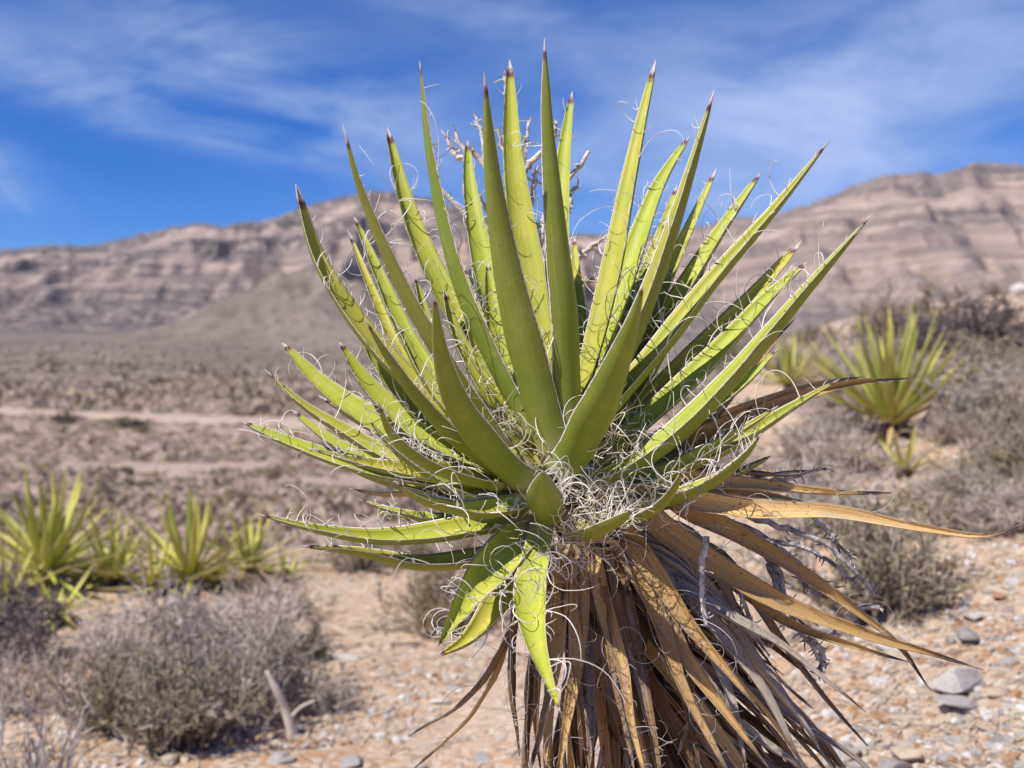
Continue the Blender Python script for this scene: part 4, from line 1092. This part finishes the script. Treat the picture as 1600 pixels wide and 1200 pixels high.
# scrub of the valley floor: thousands, one mass
def valley_scrub():
    n = 30000
    u = rng.uniform(-0.62, 0.62, n); d = 22 * (560 / 22.) ** (rng.random(n) ** 0.52)
    keep = fbm(u * d * 0.13, d * 0.13, 3, 91) > -0.36
    u = u[keep]; d = d[keep]; x = u * d; n = len(d)
    trk = np.array([hit(px, 648 + (px - 120) * 0.042) for px in (-200, 0, 200, 400, 600, 800)])
    yt = np.interp(x, trk[:, 0], trk[:, 1]); ok = np.abs(d - yt) > 3.4
    x = x[ok]; d = d[ok]; n = len(d)
    # far clumps, fewer and coarser flakes each
    n2 = 10000; u2 = rng.uniform(-0.6, 0.6, n2); d2 = 110 * (620 / 110.) ** (rng.random(n2) ** 0.75)
    # small hulls of leaf flakes: 10 quads per clump
    m = 22
    r = (np.clip(rng.lognormal(-1.15, .42, n), .14, .95) * (1 + .6 * (rng.random(n) < .12)))[:, None, None]
    dirs = rng.normal(size=(n, m, 3)); dirs[..., 2] = np.abs(dirs[..., 2]); dirs /= np.linalg.norm(dirs, axis=2, keepdims=True)
    c = np.stack([x, d, zg(x, d)], -1)[:, None] + dirs * r * np.array([1, 1, .6]) * rng.uniform(.5, 1, (n, m, 1))
    a = rng.normal(size=(n, m, 3)); a /= np.linalg.norm(a, axis=2, keepdims=True)
    b = np.cross(a, dirs); b /= np.linalg.norm(b, axis=2, keepdims=True) + 1e-6
    s = r * .19
    V = np.stack([c - a * s, c + b * s, c + a * s, c - b * s], 2).reshape(-1, 3)
    x2 = u2 * d2; ok2 = (np.abs(d2 - np.interp(x2, trk[:, 0], trk[:, 1])) > 4); x2 = x2[ok2]; d2 = d2[ok2]; n2 = len(x2); m2 = 6
    r2 = np.clip(rng.lognormal(-.55, .45, n2), .2, 1.8)[:, None, None]
    c2 = np.stack([x2, d2, zg(x2, d2)], -1)[:, None] + r2 * np.abs(rng.normal(size=(n2, m2, 3))) * np.array([.6, .6, .35]) * np.sign(rng.normal(size=(n2, m2, 3)) + np.array([0, 0, 9.]))
    a2 = rng.normal(size=(n2, m2, 3)); a2 /= np.linalg.norm(a2, axis=2, keepdims=True)
    b2 = np.cross(a2, rng.normal(size=(n2, m2, 3))); b2 /= np.linalg.norm(b2, axis=2, keepdims=True) + 1e-6
    s2 = r2 * .42
    V2 = np.stack([c2 - a2 * s2, c2 + b2 * s2, c2 + a2 * s2, c2 - b2 * s2], 2).reshape(-1, 3)
    V = np.concatenate([V, V2])
    Q = np.arange(len(V)).reshape(-1, 4)
    g = rng.random(n)
    mi = np.repeat(np.where(g < .60, 0, np.where(g < .86, 1, 2)), m)
    mi = np.concatenate([mi, np.repeat(rng.integers(0, 2, n2), m2)])
    o = link('valley_scrub', mesh_np('valley_scrub', V, [Q], smooth=False, mats=[M['scrub_a'], M['scrub_b'], M['fol_olive']], mat_idx=mi))
    tag(o, 'grey desert scrub dotting the valley floor below the mountains', 'scrub', kind='stuff')
valley_scrub()

# ------------------------------------------------------------------ stones, gravel, dead branch
def stone_mesh(seed, mat, flat=0.6, n=16, bevel=True):
    rg = random.Random(seed); bm = bmesh.new()
    for _ in range(n):
        v = Vector((rg.gauss(0, 1), rg.gauss(0, 1), rg.gauss(0, 1))).normalized() * rg.uniform(.75, 1)
        bm.verts.new((v.x, v.y * rg.uniform(.7, 1), v.z * flat))
    r = bmesh.ops.convex_hull(bm, input=bm.verts)
    bmesh.ops.delete(bm, geom=[e for e in r['geom_interior'] if isinstance(e, bmesh.types.BMVert)], context='VERTS')
    if bevel: bmesh.ops.bevel(bm, geom=bm.edges[:], offset=0.07, segments=1, affect='EDGES', clamp_overlap=True)
    me = bpy.data.meshes.new('stone'); bm.to_mesh(me); bm.free(); me.materials.append(M[mat]); return me
def stone(px, py, wpx, hfac, mat, label, seed, flat=.55, rot=None, name='stone'):
    p = hit(px, py); o = link(name, stone_mesh(seed, mat, flat, 18), None, p + np.array([0, 0, wpx / F * p[1] * .5 * hfac * .45]))
    s = wpx / F * p[1] * .5; o.scale = (s, s * .8, s * hfac); o.rotation_euler = (random.uniform(-.15, .15), random.uniform(-.15, .15), random.uniform(0, 6.28) if rot is None else rot)
    tag(o, label, 'rock'); return o
stone(1492, 1082, 108, .95, 'st_white', 'biggest white topped rock at lower right under the dead leaf tips', 3, .62, name='rock')
stone(1500, 1108, 92, .5, 'st_grey', 'flat grey slab lying in front of the biggest white topped rock', 5, .4, name='rock')
stone(1558, 1088, 54, .6, 'st_cream', 'cream rock touching the right side of the biggest white topped rock', 6, name='rock')
stone(1510, 1005, 66, .8, 'st_grey', 'grey rock behind the tip of the long dead leaves', 8, .6, name='rock')
stone(1418, 1190, 70, .8, 'st_cream', 'cream rock at the bottom edge right of the leaf skirt', 9, .6, name='rock')
stone(1395, 1215, 80, .8, 'st_grey', 'grey rock at the bottom edge partly under the cream rock', 10, .6, name='rock')
stone(1522, 968, 52, .45, 'st_white', 'flat pale slab right of the rounded shrub', 12, .4, name='rock')
stone(1480, 890, 42, .9, 'st_cream', 'pale rock beside the shadow of the rounded shrub', 13, .7, name='rock')
stone(512, 1132, 28, 1.0, 'st_cream', 'round cream stone right of the leaning dead branch', 14, .85, name='rock')
stone(688, 1098, 40, .45, 'st_white', 'flat white stone left of the drooping dead leaves', 15, .4, name='rock')
stone(265, 1192, 52, .5, 'st_cream', 'pale rock at the bottom edge under the large grey green shrub', 16, .5, name='rock')
stone(445, 1190, 46, .4, 'st_grey', 'bluish flat stone at the bottom edge left of center', 17, .4, name='rock')
stone(1380, 1130, 44, .6, 'st_ochre', 'ochre rock between the leaf skirt and the grey slab', 18, .6, name='rock')
stone(1560, 935, 46, .45, 'st_ochre', 'flat ochre slab near the right edge', 19, .45, name='rock')
stone(1330, 1000, 30, 1.3, 'st_grey', 'grey upright stone at the foot of the rounded shrub', 20, .9, name='rock')

stone(1512, 480, 80, .5, 'st_white', 'flat white rock standing in for a pale road strip on the skyline above the dark shrubs at right', 31, .4, name='rock')  # stone shape drawn in place of a pale road strip
stone(1596, 462, 40, .9, 'st_white', 'pale boulder standing in for more of the pale road strip on the skyline at the right edge', 32, .8, name='rock')  # boulder shape drawn where the road strip shows again

STM = {k: [stone_mesh(200 + i + 10 * j, k, random.uniform(.45, .8), 14) for i in range(4)] for j, k in enumerate(('st_cream', 'st_white', 'st_grey', 'st_ochre'))}
def bare(px_, d):
    return True
def scatter_stones():
    lab = {'st_cream': 'small cream stone among many on the ochre gravel slope', 'st_white': 'small whitish stone among many on the ochre gravel slope',
           'st_grey': 'small grey stone among many on the ochre gravel slope', 'st_ochre': 'small ochre stone among many on the gravel slope'}
    n = 0
    while n < 290:
        px = random.uniform(-30, 1630); q = random.random()
        d = 1 / (1 / 3.0 + (1 / 10.5 - 1 / 3.0) * q)
        if px < 430 and random.random() < .65: continue
        x = (px - 800) / F * d
        k = random.choices(('st_cream', 'st_white', 'st_grey', 'st_ochre'), (5, 3.2, 2.2, 1.4))[0]
        o = link('stone', random.choice(STM[k]), None, (x, d, float(zg(x, d)) - .004))
        s = 0.02 + 0.075 * random.random() ** 2.3
        o.scale = (s * random.uniform(.9, 1.4), s, s * random.uniform(.6, .95)); o.rotation_euler = (random.uniform(-.3, .3), random.uniform(-.3, .3), random.uniform(0, 6.28))
        tag(o, lab[k], 'stone', 'small stones on the gravel slope'); n += 1
scatter_stones()
def gravel():
    n = 42000
    px = rng.uniform(-120, 1720, n); q = rng.random(n) ** 0.9
    d = 1 / (1 / 2.6 + (1 / 13. - 1 / 2.6) * q)
    x = (px - 800) / F * d
    keep = fbm(x * 1.3, d * 1.3, 3, 77) > -0.22
    x = x[keep]; d = d[keep]; n = len(x)
    oct_ = np.array([[1, 0, 0], [0, 1, 0], [-1, 0, 0], [0, -1, 0], [.45, .45, .7], [-.45, .45, .75], [-.4, -.45, .7], [.45, -.4, .72]])
    s = (0.005 + 0.019 * rng.random(n) ** 3)[:, None, None]
    a = rng.random(n) * 6.28
    V = oct_[None] * rng.uniform(.7, 1.3, (n, 8, 1)) * s * np.stack([rng.uniform(.8, 1.4, n), np.ones(n), rng.uniform(.5, 1, n)], -1)[:, None]
    c, sn = np.cos(a)[:, None], np.sin(a)[:, None]
    X = V[..., 0] * c - V[..., 1] * sn + x[:, None]; Y = V[..., 0] * sn + V[..., 1] * c + d[:, None]; Z = V[..., 2] + zg(x, d)[:, None]
    V = np.stack([X, Y, Z], -1).reshape(-1, 3)
    quad = np.array([[4, 5, 6, 7], [0, 4, 7, 3], [1, 5, 4, 0], [2, 6, 5, 1], [3, 7, 6, 2]])
    b = (np.arange(n) * 8)[:, None, None]
    Q = (b + quad[None]).reshape(-1, 4)
    g = rng.random(n); mi = np.repeat(np.where(g < .48, 0, np.where(g < .68, 1, np.where(g < .80, 2, 3))), 5)
    o = link('gravel', mesh_np('gravel', V, [Q], smooth=False, mats=[M['st_cream'], M['st_white'], M['st_grey'], M['st_ochre']], mat_idx=mi))
    tag(o, 'loose ochre and cream gravel covering the slope', 'gravel', kind='stuff')
gravel()

def litter():
    n = 2600
    px = rng.uniform(-100, 1700, n); d = 1 / (1 / 2.8 + (1 / 11. - 1 / 2.8) * rng.random(n)); x = (px - 800) / F * d
    a = rng.random(n) * 6.28; ln = rng.uniform(.03, .16, n)
    t = np.linspace(0, 1, 4)[None, :]
    X = x[:, None] + np.cos(a)[:, None] * ln[:, None] * t + .006 * rng.normal(size=(n, 4)); Y = d[:, None] + np.sin(a)[:, None] * ln[:, None] * t + .006 * rng.normal(size=(n, 4))
    P = np.stack([X, Y, zg(X, Y) + .006 + .03 * rng.random((n, 1)) ** 3 * t], -1)
    V, Q = tubes(P, rng.uniform(.0012, .0035, (n, 1)) * np.ones((1, 4)), 3)
    o = link('twig_litter', mesh_np('twig_litter', V, [Q], M['twig_grey']))
    tag(o, 'dry grey twigs strewn over the gravel', 'litter', kind='stuff')
litter()

def dead_branch():
    p = hit(462, 1150); root = empty('dead_branch', p)
    d = p[1]
    pts = np.array([at(462, 1150, d), at(447, 1112, d), at(434, 1082, d - .02), at(416, 1048, d - .03)]) - p
    pts[0, 2] -= .03
    P = catmull(pts, 14)
    r = np.interp(np.linspace(0, 1, 14), [0, .3, .8, 1], [.022, .018, .014, .006]) * (1 + .15 * rng.random(14))
    V, Q = tubes(P[None], r[None], 9)
    side = catmull(np.array([P[4], P[4] + np.array([.05, 0, .05]), P[4] + np.array([.10, .02, .07])]), 14)
    V2, Q2 = tubes(side[None], np.linspace(.010, .004, 14)[None], 6)
    m = link('limb', mesh_np('limb', V, [Q, np.arange(9)[None, ::-1], (np.arange(9) + 13 * 9)[None]], M['log']), root)
    link('twig', mesh_np('twig', V2, [Q2], M['log']), m)
    tag(root, 'thick pale dead branch leaning up from the base of the dark bottomed grey shrub', 'branch')
dead_branch()

for nm, px, py in (('silver', 330, 1040), ('r', 1375, 965), ('e', 1555, 560), ('track', 300, 655), ('bush', 163, 782), ('rock', 1492, 1082)):
    print('hit', nm, hit(px, py).round(2))

def haze():
    m = bpy.data.materials.new('haze'); m.use_nodes = True; nt = m.node_tree; nt.nodes.clear()
    o = nt.nodes.new('ShaderNodeOutputMaterial'); v = nt.nodes.new('ShaderNodeVolumePrincipled')
    v.inputs['Color'].default_value = (0.80, 0.86, 1.0, 1); v.inputs['Density'].default_value = 2.7e-5; v.inputs['Anisotropy'].default_value = 0.0
    nt.links.new(v.outputs[0], o.inputs['Volume'])
    x, y, z0, z1 = 4300, 4300, -14, 640
    V = [(-x, -y, z0), (x, -y, z0), (x, y, z0), (-x, y, z0), (-x, -y, z1), (x, -y, z1), (x, y, z1), (-x, y, z1)]
    me = bpy.data.meshes.new('haze'); me.from_pydata(V, [], [(0, 3, 2, 1), (4, 5, 6, 7), (0, 1, 5, 4), (1, 2, 6, 5), (2, 3, 7, 6), (3, 0, 4, 7)]); me.materials.append(m)
    tag(link('haze', me), 'thin bluish desert haze in front of the mountains', 'haze', kind='stuff')
haze()
